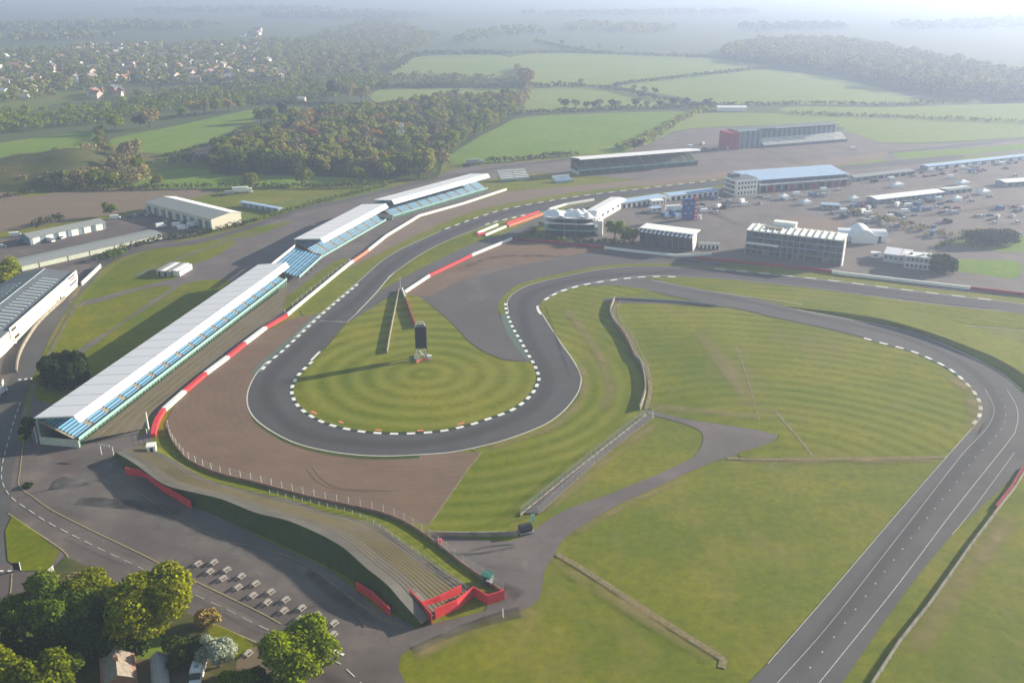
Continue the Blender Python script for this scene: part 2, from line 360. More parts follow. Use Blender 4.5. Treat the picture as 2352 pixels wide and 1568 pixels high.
# ------------------------------------------------------------------ the land
def farmland():
    m, n, b = nt("farmland")
    g = n.nodes.new("ShaderNodeNewGeometry"); mp = n.nodes.new("ShaderNodeMapping"); mp.inputs["Scale"].default_value = (1, .62, 1); mp.inputs["Rotation"].default_value = (0, 0, .35)
    n.links.new(g.outputs["Position"], mp.inputs[0])
    v = n.nodes.new("ShaderNodeTexVoronoi"); v.inputs["Scale"].default_value = 0.0042; n.links.new(mp.outputs[0], v.inputs[0])
    sp = n.nodes.new("ShaderNodeSeparateColor"); n.links.new(v.outputs["Color"], sp.inputs[0])
    c = ramp(n, sp.outputs[0], [(0, (.12, .18, .03)), (.35, (.18, .24, .04)), (.6, (.22, .26, .06)), (.8, (.25, .22, .10)), (1, (.15, .20, .035))])
    e = n.nodes.new("ShaderNodeTexVoronoi"); e.feature = 'DISTANCE_TO_EDGE'; e.inputs["Scale"].default_value = 0.0042; n.links.new(mp.outputs[0], e.inputs[0])
    hedge = maths(n, 'LESS_THAN', e.outputs[0], maths(n, 'MULTIPLY_ADD', pos_noise(n, .02, 3), 0.05))
    n.nodes[-1].inputs[2].default_value = -0.005
    c = mix(n, maths(n, 'MULTIPLY', hedge, .8), c, (.045, .06, .03))
    c = mix(n, maths(n, 'MULTIPLY', pos_noise(n, .03, 5), .35), c, (.07, .09, .03))
    # inside the circuit the ground sheet is plain mown grass
    sy = n.nodes.new("ShaderNodeSeparateXYZ"); n.links.new(g.outputs["Position"], sy.inputs[0])
    near = maths(n, 'LESS_THAN', sy.outputs[1], 760.0)
    gc = ramp(n, pos_noise(n, .025, 5, .62), [(.3, GR[0]), (.5, GR[1]), (.72, GR[2])])
    gc = turf(n, gc, GR, pos_noise(n, .45, 4, .7))
    dp = ramp(n, pos_noise(n, 0.03, 8, 0.74, (1, .6, 1, .5)), [(0.5, (0, 0, 0)), (0.7, (1, 1, 1))])
    gc = mix(n, maths(n, 'MULTIPLY', dp, .5), gc, (0.27, 0.20, 0.075))
    c = mix(n, near, c, gc); n.links.new(c, b.inputs[0]); return m
M['farmland'] = farmland()
mb = MB(); S_ = 14000
mb.add([(-S_, -2000, 0), (S_, -2000, 0), (S_, 24000, 0), (-S_, 24000, 0)], [(0, 1, 2, 3)]); mb.build('ground', 'farmland', kind='structure')
# far fields
for mt, pts in [
    ('field_green', [(1025, 368), (1060, 330), (1180, 274), (1350, 262), (1560, 256), (1600, 262), (1510, 300), (1440, 348), (1300, 354), (1120, 374)]),
    ('field_pale', [(1196, 260), (1205, 232), (1217, 206), (1320, 199), (1440, 212), (1570, 240), (1400, 250)]),
    ('field_pale', [(1192, 190), (1172, 132), (1300, 123), (1500, 129), (1640, 135), (1755, 158), (1420, 193), (1320, 195)]),
    ('field_pale', [(1425, 196), (1600, 178), (1760, 161), (1900, 178), (2020, 203), (2110, 228), (2150, 237), (1900, 240), (1640, 238), (1560, 222)]),
    ('field_pale', [(900, 168), (960, 131), (1150, 128), (1188, 160), (1184, 180), (1000, 172)]),
    ('field_pale', [(865, 236), (872, 206), (1000, 203), (1188, 205), (1190, 228), (1000, 240)]),
    ('field_pale', [(1820, 246), (2060, 246), (2352, 238), (2450, 250), (2352, 276), (2100, 268), (1820, 258)]),
    ('field_green', [(-120, 345), (0, 328), (120, 312), (228, 302), (215, 345), (90, 366), (0, 395), (-120, 430)]),
    ('field_green', [(252, 322), (400, 290), (590, 250), (620, 262), (560, 287), (480, 325), (350, 375), (330, 350)]),
    ('field_green', [(300, 425), (400, 388), (560, 398), (800, 405), (900, 404), (860, 424), (620, 430), (420, 434)]),
    ('field_dull', [(740, 250), (800, 244), (980, 240), (900, 252), (780, 262)]),
    ('field_dull', [(-100, 250), (60, 215), (220, 205), (240, 215), (120, 240), (0, 275)]),
    ('field_pale', [(1600, 262), (1810, 262), (2100, 272), (2352, 280), (2450, 300), (2352, 315), (2060, 328), (1940, 312), (1920, 290), (1690, 290), (1560, 300), (1500, 330), (1460, 345), (1500, 300)]),
    ('field_dull', [(560, 480), (700, 455), (860, 428), (900, 418), (870, 442), (700, 478), (600, 505), (560, 512)]),
    ('field_brown', [(-160, 470), (0, 440), (60, 452), (170, 437), (340, 434), (500, 437), (345, 478), (150, 510), (0, 535), (-160, 570)]),
    ('field_brown', [(440, 350), (520, 316), (600, 288), (640, 288), (600, 310), (500, 348), (450, 362)]),
]: patch('field', mt, pts, n=5)
# paved and bare areas, from the back to the front
patch('service_ground', 'paddock', [(1440, 350), (1560, 302), (1690, 292), (1930, 300), (2060, 332), (2352, 318), (2450, 312), (2450, 345), (2352, 352), (1990, 372), (1880, 378), (1700, 400), (1500, 415), (1320, 400), (1200, 400), (1040, 425), (1000, 405), (1100, 380), (1320, 365)], n=4)
patch('runway', 'track', [(1950, 362), (2064, 347), (2200, 332), (2450, 306), (2450, 318), (2352, 322), (2200, 340), (2064, 352), (1960, 368)], n=3)
patch('grass_strip', 'field_green', [(2055, 352), (2200, 342), (2450, 324), (2450, 338), (2352, 343), (2200, 358), (2090, 367)], n=3)
patch('grass_strip', 'field_green', [(1935, 366), (1990, 358), (2030, 368), (1990, 376), (1930, 378)], n=3)
patch('gravel_trap', 'gravel2', [(1060, 470), (1120, 455), (1176, 440), (1350, 424), (1500, 411), (1640, 397), (1764, 384), (1900, 368), (2010, 352), (2040, 352), (1990, 372), (1764, 394), (1646, 410), (1471, 430), (1326, 445), (1176, 468), (1038, 509), (963, 542), (900, 575), (840, 620), (800, 630), (803, 612), (888, 548), (963, 502)], n=4)
patch('industrial_yard', 'lot', [(-60, 560), (0, 548), (140, 524), (330, 488), (336, 465), (480, 532), (372, 562), (240, 598), (170, 660), (60, 840), (0, 950), (-80, 1000)], smooth=False)
patch('service_ground', 'path', [(60, 1020), (80, 860), (150, 740), (225, 650), (290, 595), (380, 560), (500, 540), (600, 512), (700, 478), (880, 440), (980, 415), (1120, 440), (1163, 436), (1063, 470), (963, 498), (888, 543), (803, 608), (660, 727), (560, 794), (472, 862), (375, 946), (350, 1010), (270, 1045), (180, 1050)], smooth=False)
for pts in [[(192, 690), (230, 645), (270, 609), (300, 592), (375, 567), (500, 550), (542, 557), (487, 592), (437, 610), (400, 640), (375, 646), (275, 670)],
            [(108, 790), (125, 754), (160, 712), (225, 695), (325, 665), (390, 657), (387, 667), (325, 707), (265, 750), (212, 782), (175, 806), (100, 830)],
            [(522, 643), (430, 650), (362, 692), (290, 738), (225, 786), (190, 820), (260, 870), (420, 745), (520, 665)],
            [(82, 862), (110, 830), (175, 815), (275, 838), (200, 890), (140, 925), (82, 915)],
            [(508, 541), (588, 521), (668, 510), (640, 522), (560, 548)],
            [(340, 985), (320, 1000), (345, 950), (352, 955)]]:
    patch('grass_patch', 'grass', pts, n=4)
patch('grass_bank', 'grass_verge', [(690, 715), (770, 640), (800, 595), (770, 600), (700, 650), (640, 700)], n=4)
line('perimeter_road', 'road', [(-5, 1300), (-8, 1120), (8, 1040), (20, 960), (38, 895), (60, 845), (95, 772), (140, 706), (190, 652), (240, 603), (330, 572), (430, 560), (500, 543), (588, 517), (700, 480), (800, 460), (880, 440), (960, 420), (1040, 405), (1150, 385), (1320, 364)], 7.0)
patch('car_park', 'lot', [(-60, 1030), (30, 1010), (92, 1022), (190, 1032), (275, 1030), (340, 1075), (440, 1150), (590, 1230), (760, 1310), (870, 1400), (960, 1440), (1130, 1400), (1165, 1360), (1176, 1408), (1100, 1428), (963, 1476), (921, 1506), (915, 1533), (930, 1568), (960, 1660), (-100, 1660)], smooth=False)
patch('service_path', 'path', [(985, 1236), (1100, 1240), (1190, 1238), (1288, 1176), (1401, 1134), (1551, 1071), (1601, 1041), (1613, 995), (1560, 970), (1488, 950), (1501, 942), (1601, 967), (1676, 970), (1764, 985), (1791, 994), (1764, 1019), (1726, 1036), (1651, 1056), (1551, 1099), (1401, 1169), (1301, 1233), (1276, 1271), (1251, 1313), (1241, 1368), (1213, 1396), (1176, 1408), (1120, 1424), (1120, 1390), (1160, 1368)], n=4)
patch('paddock_ground', 'paddock', [(1200, 560), (1240, 545), (1300, 500), (1430, 470), (1640, 436), (1700, 420), (1950, 388), (2150, 375), (2450, 345), (2450, 700), (2352, 684), (2150, 664), (1900, 625), (1764, 612), (1600, 595), (1400, 572)], smooth=False)
for pts in [[(2165, 598), (2230, 597), (2340, 602), (2332, 640), (2250, 630), (2166, 618)], [(2180, 560), (2260, 548), (2352, 545), (2420, 560), (2352, 580), (2260, 572)]]:
    patch('grass_patch', 'field_green', pts, n=4)
patch('gravel_courtyard', 'gravel2', [(1790, 505), (1860, 497), (1925, 510), (1935, 535), (1860, 530)], n=4)
# circuit
outer = [(2190, 357), (1944, 381), (1800, 396), (1646, 414), (1471, 434.5), (1326, 452), (1176, 478), (1100, 499.5), (1013, 531), (900, 584.5), (818, 652), (738, 719.5), (675, 777), (613, 831), (588, 859), (572, 890), (567, 915), (571, 940), (588, 965), (625, 992), (675, 1017), (738, 1034), (813, 1045), (888, 1048), (963, 1045), (1038, 1039), (1113, 1024), (1176, 1006), (1251, 976), (1296, 944), (1326, 906), (1335, 879), (1333, 859), (1316, 826), (1286, 784), (1241, 714), (1238, 702), (1248, 689), (1276, 673), (1316, 659), (1376, 647), (1446, 638), (1501, 634.5), (1551, 635), (1638, 639.5), (1764, 650), (1914, 668), (2064, 689), (2214, 707), (2352, 720), (2520, 742)]
inner = [(2520, 722), (2352, 699), (2276, 690), (2064, 665), (1914, 646), (1764, 630), (1651, 618), (1551, 613), (1451, 613), (1376, 619.5), (1301, 634.5), (1226, 652), (1191, 667), (1172, 682), (1165, 697), (1168, 718), (1183, 754), (1201, 784), (1216, 811), (1233, 839), (1242, 862), (1242, 875), (1231, 899), (1208, 924), (1176, 945), (1125, 964), (1075, 980), (1013, 993), (938, 998.5), (875, 998), (813, 991.5), (750, 976.5), (708, 956.5), (680, 934), (668, 914), (665, 896), (670, 879), (685, 856), (713, 830), (758, 786), (798, 739), (820, 719), (863, 674), (888, 644), (905, 627), (988, 572), (1088, 529), (1176, 499), (1236, 487), (1363, 462), (1480, 447), (1646, 427), (1800, 406), (1944, 391), (2190, 368)]
def between(a, b, lst): return lst[a:b]
patch('mown_ground', 'grass_outer', [(1240, 705), (1290, 670), (1400, 655), (1500, 668), (1400, 690), (1405, 740), (1450, 810), (1478, 880), (1475, 940), (1440, 985), (1190, 1185), (1160, 1225), (990, 1225), (930, 1185), (1000, 1100), (1105, 1030), (1250, 970), (1335, 880)], n=4)
patch('mown_ground', 'grass_infield', [(1420, 700), (1600, 706), (1750, 728), (1900, 765), (2040, 795), (2160, 850), (2230, 900), (2245, 960), (2170, 1050), (1700, 1050), (1790, 1000), (1500, 945), (1490, 880), (1455, 800)], n=4)
patch('mown_ground', 'grass_infield', [(1500, 640), (1640, 642), (1764, 652), (1914, 671), (2352, 722), (2450, 740), (2450, 770), (2352, 757), (2100, 735), (1900, 705), (1700, 680)], n=4)
patch('gravel_trap', 'gravel', [(738, 712), (660, 737), (600, 768), (520, 826), (450, 884), (402, 930), (378, 975), (388, 1003), (410, 1038), (440, 1064), (500, 1090), (600, 1116), (713, 1146), (860, 1180), (930, 1198), (983, 1206), (1030, 1140), (1103, 1040), (1000, 1036), (700, 1000), (600, 930)], smooth=False)
line('gravel_edge', 'dirtline', [(985, 1207), (1032, 1140), (1075, 1078), (1105, 1041), (1085, 1030)], 0.55, smooth=False)
patch('asphalt_runoff', 'runoff', [(925, 668), (985, 635), (1088, 587), (1176, 550), (1401, 572), (1551, 590), (1620, 592), (1700, 600), (1640, 612), (1551, 608), (1451, 608), (1376, 614), (1301, 629), (1226, 645), (1180, 662), (1150, 690), (1145, 718), (1160, 757), (1185, 790), (1215, 832), (1156, 826), (1113, 809), (1076, 784), (1038, 742), (998, 708), (963, 681), (940, 676)], smooth=False)
patch('gravel_strip', 'gravel', [(930, 672), (988, 637), (1088, 590), (1176, 556), (1300, 566), (1401, 575), (1336, 582), (1276, 594), (1176, 615), (1060, 645), (988, 680), (960, 680)], n=4)
patch('pit_entry', 'track_old', [(800, 741), (863, 676), (888, 660), (1000, 600), (1088, 560), (1176, 530), (1250, 495), (1363, 464), (1370, 470), (1260, 512), (1176, 548), (1088, 587), (985, 633), (922, 668), (880, 690)], n=3)
patch('asphalt_verge', 'kerb_teal', [(1160, 715), (1178, 755), (1196, 786), (1212, 812), (1222, 832), (1205, 822), (1180, 790), (1160, 757), (1150, 722)], n=3)
line('track_verge', 'grass_bank', [(576, 940), (592, 969), (628, 995), (678, 1021), (740, 1038), (813, 1049), (888, 1052), (963, 1049)], 1.8)
line('track_verge', 'kerb_teal', [(735, 720), (672, 778), (610, 832), (586, 858)], 3.0)
patch('link_track', 'track_old', [(1351, 657), (1413, 656), (1476, 664), (1551, 682), (1611, 694), (1651, 702), (1726, 716), (1764, 726), (1864, 747), (1939, 764), (2014, 784), (2089, 804), (2139, 824), (2189, 851), (2226, 884), (2249, 914), (2256, 939), (2252, 959), (2239, 976), (2174, 1049), (2089, 1146), (1914, 1351), (1764, 1523), (1640, 1668), (1860, 1668), (1934, 1568), (2039, 1416), (2110, 1320), (2186, 1229), (2200, 1212), (2264, 1154), (2352, 1069), (2440, 960), (2400, 930), (2352, 906), (2301, 859), (2239, 824), (2146, 784), (2064, 755), (1939, 731), (1831, 711), (1764, 693), (1701, 680), (1600, 664), (1500, 642), (1460, 636), (1376, 645)], n=4)
patch('race_track', 'track', outer + inner, n=4)
patch('infield_island', 'grass_island', [(758, 788), (800, 742), (880, 692), (918, 672), (940, 679), (963, 682), (998, 710), (1038, 744), (1076, 786), (1113, 811), (1156, 829), (1216, 833), (1228, 850), (1231, 870), (1221, 896), (1201, 918), (1170, 939), (1122, 958), (1072, 974), (1012, 987), (938, 992), (875, 992), (813, 986), (752, 971), (712, 951), (688, 931), (677, 912), (675, 896), (680, 880), (692, 860), (716, 834)], n=4)
patch('grass_strip', 'grass', [(825, 716), (866, 676), (892, 646), (908, 630), (990, 575), (1088, 533), (1100, 540), (1060, 566), (1000, 594), (930, 630), (880, 660), (850, 690)], n=4)
patch('grass_strip', 'grass_verge', [(1150, 722), (1143, 710), (1150, 688), (1180, 660), (1226, 643), (1301, 626), (1376, 612), (1451, 606), (1540, 607), (1540, 611), (1451, 611), (1376, 617), (1301, 632), (1226, 650), (1189, 665), (1170, 681), (1162, 697), (1165, 716)], n=4)
patch('grass_strip', 'grass_verge', [(1176, 466), (1326, 441), (1471, 427), (1471, 433), (1326, 450), (1176, 476), (1100, 497), (1013, 528), (900, 582), (818, 650), (738, 717), (690, 715), (760, 640), (890, 574), (1000, 520), (1090, 485)], n=4)
patch('infield_band', 'runoff', [(1396, 685), (1480, 688), (1560, 690), (1651, 698), (1662, 705), (1560, 700), (1400, 694)], n=4)  # grey strip along the straight infield fence
# the concrete edges of old tracks in the grass
for pts, w in [([(1278, 1272), (1330, 1302), (1420, 1360), (1530, 1432), (1640, 1500), (1662, 1514)], 1.6), ([(1662, 1514), (1658, 1534)], 1.6), ([(1690, 795), (1716, 868), (1744, 966)], .5), ([(1744, 944), (1780, 944)], .35), ([(1780, 945), (1830, 1002), (1868, 1050)], .8),
               ([(1670, 1053), (1764, 1056), (1920, 1054), (2060, 1052), (2175, 1050)], 1.2)]:
    line('concrete_strip', 'dirtline', pts, w)
# lines
line('track_line', 'mark', outer[8:22][:5], .35); line('track_line', 'mark', outer[13:37], .42, off=0.1)
line('track_line', 'mark', outer[37:], .3); line('track_line', 'mark', inner[1:16], .3, off=0)
line('track_line', 'mark', inner[40:50], .3); line('track_line', 'mark', [(820, 719), (863, 674), (888, 644), (905, 627)], .5)
line('track_line', 'mark', [(735, 738), (800, 740)], .3); line('track_line', 'mark', [(1498, 644), (1600, 664), (1701, 680), (1764, 688), (1900, 708), (2100, 736), (2352, 760)], .35)
line('track_line', 'mark', [(1831, 712), (1939, 732), (2064, 755), (2150, 784), (2239, 824), (2301, 859), (2345, 895)], .4)
line('track_line', 'mark', [(2262, 894), (2279, 925), (2283, 946), (2275, 970), (2255, 997), (2210, 1044), (2110, 1172), (2040, 1262), (1900, 1440), (1786, 1568), (1740, 1620)], .15)
line('track_line', 'mark', [(2312, 895), (2333, 930), (2338, 958), (2333, 985), (2318, 1012), (2188, 1176), (2060, 1346), (1882, 1568), (1850, 1610)], .15)
line('track_line', 'mark', [(2330, 1040), (2230, 1176), (2186, 1229)], .12)
line('track_line', 'mark', [(2252, 959), (2239, 977), (2174, 1050), (2089, 1147), (1914, 1352), (1764, 1524)], .16)
line('grid_marks', 'mark', [(2290, 900), (2304, 925), (2310, 956), (2296, 992), (2240, 1052), (2196, 1108), (2072, 1262), (1926, 1450), (1840, 1560), (1800, 1612)], .3, dash=(.5, 5.5))
# kerbs
kerb(inner[14:39], 1.15, off=-.75); kerb([(818, 653), (738, 720), (675, 778), (640, 810), (613, 832), (592, 856)], 1.2, ('white', 'kerb_teal'), off=.75)
line('track_line', 'white', [(715, 828), (735, 808)], .9)
kerb(outer[3:9], 1.0, ('white', 'track'), 4.5, off=-.4); kerb(outer[37:44], 1.1, ('white', 'kerb_teal'), 3.5, off=-.7)
kerb([(1238, 703), (1240, 714), (1246, 722)], 1.1, ('white',), 4, off=-.6)
kerb([(2276, 690), (2064, 665), (1914, 646), (1764, 630), (1640, 618)], 1.0, ('white', 'kerb_teal'), 5, off=-.4)
kerb([(1986, 776), (2014, 784), (2089, 804), (2139, 824), (2189, 851), (2226, 884), (2249, 914), (2256, 939), (2252, 959), (2240, 975)], 1.15, ('white', 'kerb_teal'), 3.0, off=-.5)
kerb([(1113, 516), (1140, 508), (1176, 500), (1215, 491)], 1.0, ('white', 'track'), 3.5, off=-.6)
for a, b in [((715, 945), (728, 951)), ((778, 968), (789, 972)), ((862, 987), (876, 989)), ((958, 990), (972, 989)), ((1050, 976), (1066, 971))]:
    line('kerb_apron', 'salmon', [a, b], .9, smooth=False)
# tarmac markings of the road
line('road_dash', 'mark', [(47, 924), (30, 975), (15, 1030), (6, 1066), (5, 1105), (25, 1141), (70, 1174), (112, 1201), (200, 1246), (262, 1276), (305, 1296), (437, 1361), (517, 1398), (582, 1431), (768, 1518), (800, 1541), (840, 1580)], .22, dash=(3, 2.2))
line('road_edge_line', 'mark_yellow', [(57, 989), (47, 1079), (45, 1116), (80, 1144), (125, 1175), (237, 1231), (325, 1273), (430, 1326), (588, 1402), (645, 1433)], .25)
line('road_edge_line', 'mark_yellow', [(20, 1180), (40, 1194), (140, 1261), (158, 1284)], .3)
line('road_edge_line', 'mark_yellow', [(470, 1424), (585, 1474), (605, 1480)], .3)
line('road_edge_line', 'mark_yellow', [(28, 1318), (25, 1360), (14, 1400)], .25)
line('give_way_line', 'white', [(-20, 1312), (32, 1312)], .5, smooth=False, dash=(1, 1)); line('give_way_line', 'white', [(768, 1494), (790, 1505)], .6, smooth=False)
line('crossing_marks', 'white', [(42, 873), (84, 869)], 1.1, smooth=False, dash=(1, 1))
patch('grass_island', 'grass', [(28, 1186), (80, 1222), (137, 1268), (112, 1311), (50, 1312), (18, 1288), (12, 1220)], smooth=False)
patch('garden_ground', 'grass_long', [(-80, 1430), (20, 1415), (80, 1370), (112, 1318), (150, 1278), (175, 1290), (300, 1352), (470, 1426), (585, 1478), (640, 1512), (690, 1580), (720, 1680), (-100, 1680)], smooth=False)
patch('lawn', 'field_green', [(270, 1460), (330, 1445), (375, 1470), (380, 1495), (300, 1530), (278, 1525)], n=4)
patch('lawn', 'grass', [(480, 1432), (580, 1480), (545, 1515), (500, 1490)], n=4)
patch('soil_yard', 'soil', [(280, 1532), (350, 1512), (420, 1500), (450, 1568), (440, 1640), (280, 1640)], n=4)
patch('soil_yard', 'soil', [(545, 1515), (600, 1485), (650, 1520), (640, 1600), (560, 1600)], n=4)
for pts in [[(40, 1146), (100, 1128), (200, 1108)], [(345, 1080), (400, 1130), (470, 1170)], [(420, 1095), (330, 1120)], [(640, 1290), (760, 1370), (840, 1440)], [(1180, 1130 + 120), (1100, 1260), (1010, 1300)], [(690, 1400), (750, 1385)]]:
    line('tarmac_crack', 'road', pts, .5)
for q in [(950, 0)]: pass
line('shadow_end_line', 'dirtline', [(260, 1090), (300, 1120), (410, 1190), (510, 1240), (588, 1258), (680, 1286), (760, 1340), (850, 1405), (930, 1440)], .35)  # pale line painted where the bank's cast shadow ends on the lot
# tyre lines, rubber, wear and stains
for pts in [[(705, 1075), (730, 1105), (770, 1122), (850, 1130)], [(718, 1072), (745, 1103), (790, 1122), (900, 1128)]]:
    line('tyre_marks', 'gravel2', pts, .22)
mid = [((a[0] + b[0]) / 2, (a[1] + b[1]) / 2) for a, b in zip(outer[3:18], inner[41:26:-1])]
soft('rubber_line', 'rubber', [(1646, 420), (1471, 441), (1326, 457), (1176, 486), (1050, 530), (960, 570), (890, 620), (820, 690), (745, 745), (680, 805), (632, 850), (612, 890), (625, 935), (680, 985), (760, 1010), (875, 1022), (1000, 1015), (1120, 985), (1200, 950), (1250, 905), (1258, 870), (1240, 825), (1215, 775), (1200, 715), (1215, 680), (1280, 655), (1376, 636), (1500, 626), (1650, 626), (1850, 646), (2064, 675), (2352, 708)], 6.5)
soft('rubber_line', 'rubber', [(1500, 655), (1700, 690), (1900, 735), (2064, 772), (2200, 830), (2275, 895), (2290, 950), (2250, 1020), (2150, 1140), (1990, 1340), (1830, 1540), (1780, 1600)], 5.0)
for pts, w in [([(1110, 1035), (1190, 1010), (1262, 985), (1310, 948), (1342, 900), (1346, 872), (1330, 835)], 4), ([(1690, 1058), (1900, 1057), (2165, 1055)], 5), ([(2180, 862), (2228, 905), (2238, 950), (2222, 990)], 7), ([(1310, 1232), (1420, 1170), (1570, 1100)], 3), ([(1245, 1180), (1376, 1070), (1510, 970)], 4),
               ([(1500, 935), (1620, 945), (1750, 960)], 6), ([(1600, 760), (1680, 860), (1720, 940)], 8), ([(940, 1510), (1100, 1440), (1230, 1400)], 5), ([(1270, 1280), (1400, 1365), (1650, 1515)], 6), ([(1290, 700), (1360, 790), (1400, 880), (1385, 950)], 5),
               ([(160, 700), (190, 650), (240, 610)], 3), ([(110, 800), (150, 730), (200, 690)], 3), ([(2100, 1500), (2200, 1350), (2330, 1180)], 6)]:
    soft('dry_patch', 'dry_wear', pts, w)
for pts, w in [([(1030, 1270), (1150, 1290), (1220, 1300)], 6), ([(1240, 1250), (1300, 1210), (1400, 1155)], 1.5), ([(100, 1120), (300, 1180), (520, 1260), (760, 1400)], 14), ([(280, 1060), (200, 1100), (120, 1110)], 8), ([(940, 1490), (1050, 1440), (1200, 1400)], 5), ([(150, 1230), (420, 1350), (700, 1500)], 3), ([(1650, 560), (1560, 500), (1750, 460)], 14), ([(1800, 470), (2000, 440), (2300, 400)], 16),
               ([(300, 640), (450, 580), (600, 530)], 6), ([(700, 640), (800, 560), (960, 480)], 4), ([(1100, 700), (1090, 640), (1200, 600)], 12), ([(40, 1000), (100, 840), (180, 690)], 2.5), ([(1900, 400), (1700, 330), (1500, 380)], 14)]:
    soft('worn_patch', 'pale_wear', pts, w)
for pts, w in [([(1010, 1265), (1080, 1275), (1190, 1255)], 1.2), ([(1090, 1330), (1150, 1350), (1200, 1370)], 5), ([(700, 1310), (820, 1400), (900, 1450)], 3), ([(180, 1150), (300, 1160), (420, 1180)], 5), ([(640, 1500), (760, 1560), (800, 1600)], 4), ([(1500, 590), (1620, 605), (1760, 620)], 5), ([(1250, 700), (1280, 780), (1310, 870)], 1.2), ([(1900, 660), (2100, 690), (2300, 712)], 2), ([(1700, 520), (1600, 480), (1500, 500)], 5), ([(2100, 500), (2250, 480), (2352, 470)], 7),
               ([(1050, 620), (1150, 590), (1300, 590)], 5)]:
    soft('stain', 'dark_stain', pts, w)
# bank on the far side of the link track
A_ = resample(cr(GL([(1780, 694), (1850, 706), (1950, 728), (2064, 750), (2154, 780), (2240, 816), (2300, 848), (2352, 890), (2400, 940)])), 50)
B_ = resample(cr(GL([(1800, 694), (1862, 703), (1955, 717), (2050, 738), (2150, 768), (2225, 796), (2289, 822), (2352, 860), (2420, 915)], 1.8)), 50)
for i in range(16): B_[i].z = 0.10 + 1.7 * (i / 16) ** 1.3
mb = MB(); C_ = []
for i, (a, b) in enumerate(zip(A_, B_)):
    t_ = A_[min(i + 1, 49)] - A_[max(i - 1, 0)]; t_.z = 0; t_.normalize(); d = Vector((-t_.y, t_.x, 0)); c = b + d * 26; c.z = -0.05; C_.append(c); a.z = 0.07
mb.sheet(A_, B_); mb.sheet(B_, C_); mb.build('grass_bank', 'grass_verge', kind='structure')
# gentle rise with rough growth at the far left: the spoil mound
mb = MB(); cxy = G(120, 392); n1, n2 = 26, 16; vs = []; fs = []
for i in range(n1):
    for j in range(n2):
        u = i / (n1 - 1) * 2 - 1; v = j / (n2 - 1) * 2 - 1; h = 11 * max(0, (1 - u * u)) ** 1.1 * max(0, (1 - v * v)) ** .8 * (1 + .15 * math.sin(5 * u + 3 * v))
        vs.append((cxy.x + u * 62, cxy.y + v * 70, h - .1))
for i in range(n1 - 1):
    for j in range(n2 - 1): fs.append((i * n2 + j, (i + 1) * n2 + j, (i + 1) * n2 + j + 1, i * n2 + j + 1))
mb.add(vs, fs); mb.build('mound', 'grass_long', kind='structure')
# ------------------------------------------------------------------ buildings and stands
def site(a, b):
    A, B = G(*a), G(*b); d = B - A
    return A, math.atan2(d.y, d.x), d.length
def sub(parent, name, mat, *boxes, fn=None, **k):
    if len(boxes) > 1:
        for b in boxes: o = sub(parent, name, mat, b, **k)
        return o
    mb = MB()
    for b in boxes: mb.box(*b)
    if fn: fn(mb)
    return mb.build(name, mat, parent, **k)
def grandstand(a, b, L=None, D=13.0, rb=8.7, rf=10.4, tip=8.5, par=3.5, label='', seats='seat', top=8.0, pitch=9.0, front='green_clad', roof='roof_white', group='covered grandstands', aisle=1.9):
    A, r, l = site(a, b); L = L or l
    t = empty('grandstand', A, r, label, 'grandstand', group)
    n = max(1, round(L / pitch)); p = L / n
    sub(t, 'parapet', 'teal', (0, L, -.12, .12, par - 1.0, par))
    sub(t, 'front_screen', front, (0, L, .5, .65, 0, par - 1.0))
    def deck(mb): mb.prism([(.65, par - 1.1), (D - .8, top - .35), (D - .8, top - .6), (.65, par - 1.4)], 0, L)
    sub(t, 'stair_deck', 'concrete', fn=deck)
    for i in range(n):
        x0, x1 = i * p + aisle / 2, (i + 1) * p - aisle / 2; mb = MB(); R_ = 11; y0, z0 = .8, par - 1.0; dy, dz = (D - 1.8) / R_, (top - par + .8) / R_
        prof = [(y0, z0 - .2)]
        for k in range(R_): prof += [(y0 + k * dy, z0 + k * dz + .25), (y0 + k * dy + dy * .55, z0 + k * dz + .28), (y0 + k * dy + dy * .6, z0 + k * dz + .02)]
        # stepped sheet with thickness
        up = [(y, z) for y, z in prof[1:]]; lo = [(up[-1][0], up[-1][1] - .25), (y0, z0 - .2)]
        vs = [(x0, y, z) for y, z in up] + [(x1, y, z) for y, z in up]; m_ = len(up)
        mb.add(vs, [(j, j + m_, j + 1 + m_, j + 1) for j in range(m_ - 1)])
        mb.build('seat_block', seats, t)
    sub(t, 'rear_wall', 'grey', (0, L, D - .15, D + .1, 0, top)); sub(t, 'end_wall', 'pale_green', (-.15, 0, 0.2, D, 0, 2.6))
    sub(t, 'end_wall', 'grey', (L, L + .15, .2, D, 0, 2.6))
    mb = MB()
    mb.prism([(D + .2, rb), (-.1, rf), (-.1, rf + .2), (D + .2, rb + .2)][::-1], -.4, L + .4); mb.build('roof', roof, t)
    mb = MB(); mb.prism([(-.1, rf), (-1.7, tip), (-1.8, tip + .1), (-.12, rf + .28)][::-1], -.4, L + .4); mb.build('canopy_edge', 'canopy', t)
    for i in range(n + 1):
        x = min(max(i * p, .2), L - .2); mb = MB()
        mb.beam((x, D - .3, 0), (x, D - .3, rb), .3); mb.beam((x, D - .3, rb - .3), (x, -.2, rf - .35), .25); mb.beam((x, D - .3, rb - 2), (x, D - 6, rb + .2), .15)
        mb.build('roof_frame', 'teal', t); sub(t, 'front_column', 'teal', fn=lambda mb: mb.beam((x, .35, 0), (x, .35, par - 1), .2))
    return t
st1 = grandstand((185, 1028), (660, 655), label='longest covered grandstand beside the brown gravel trap, white roof over blue seats')
grandstand((740, 594), (890, 507), L=76, D=14.5, rb=8.6, rf=10.0, tip=8.0, par=1.6, top=7.6, label='middle covered grandstand beyond the open blue seats, its white roof meeting a third stand')
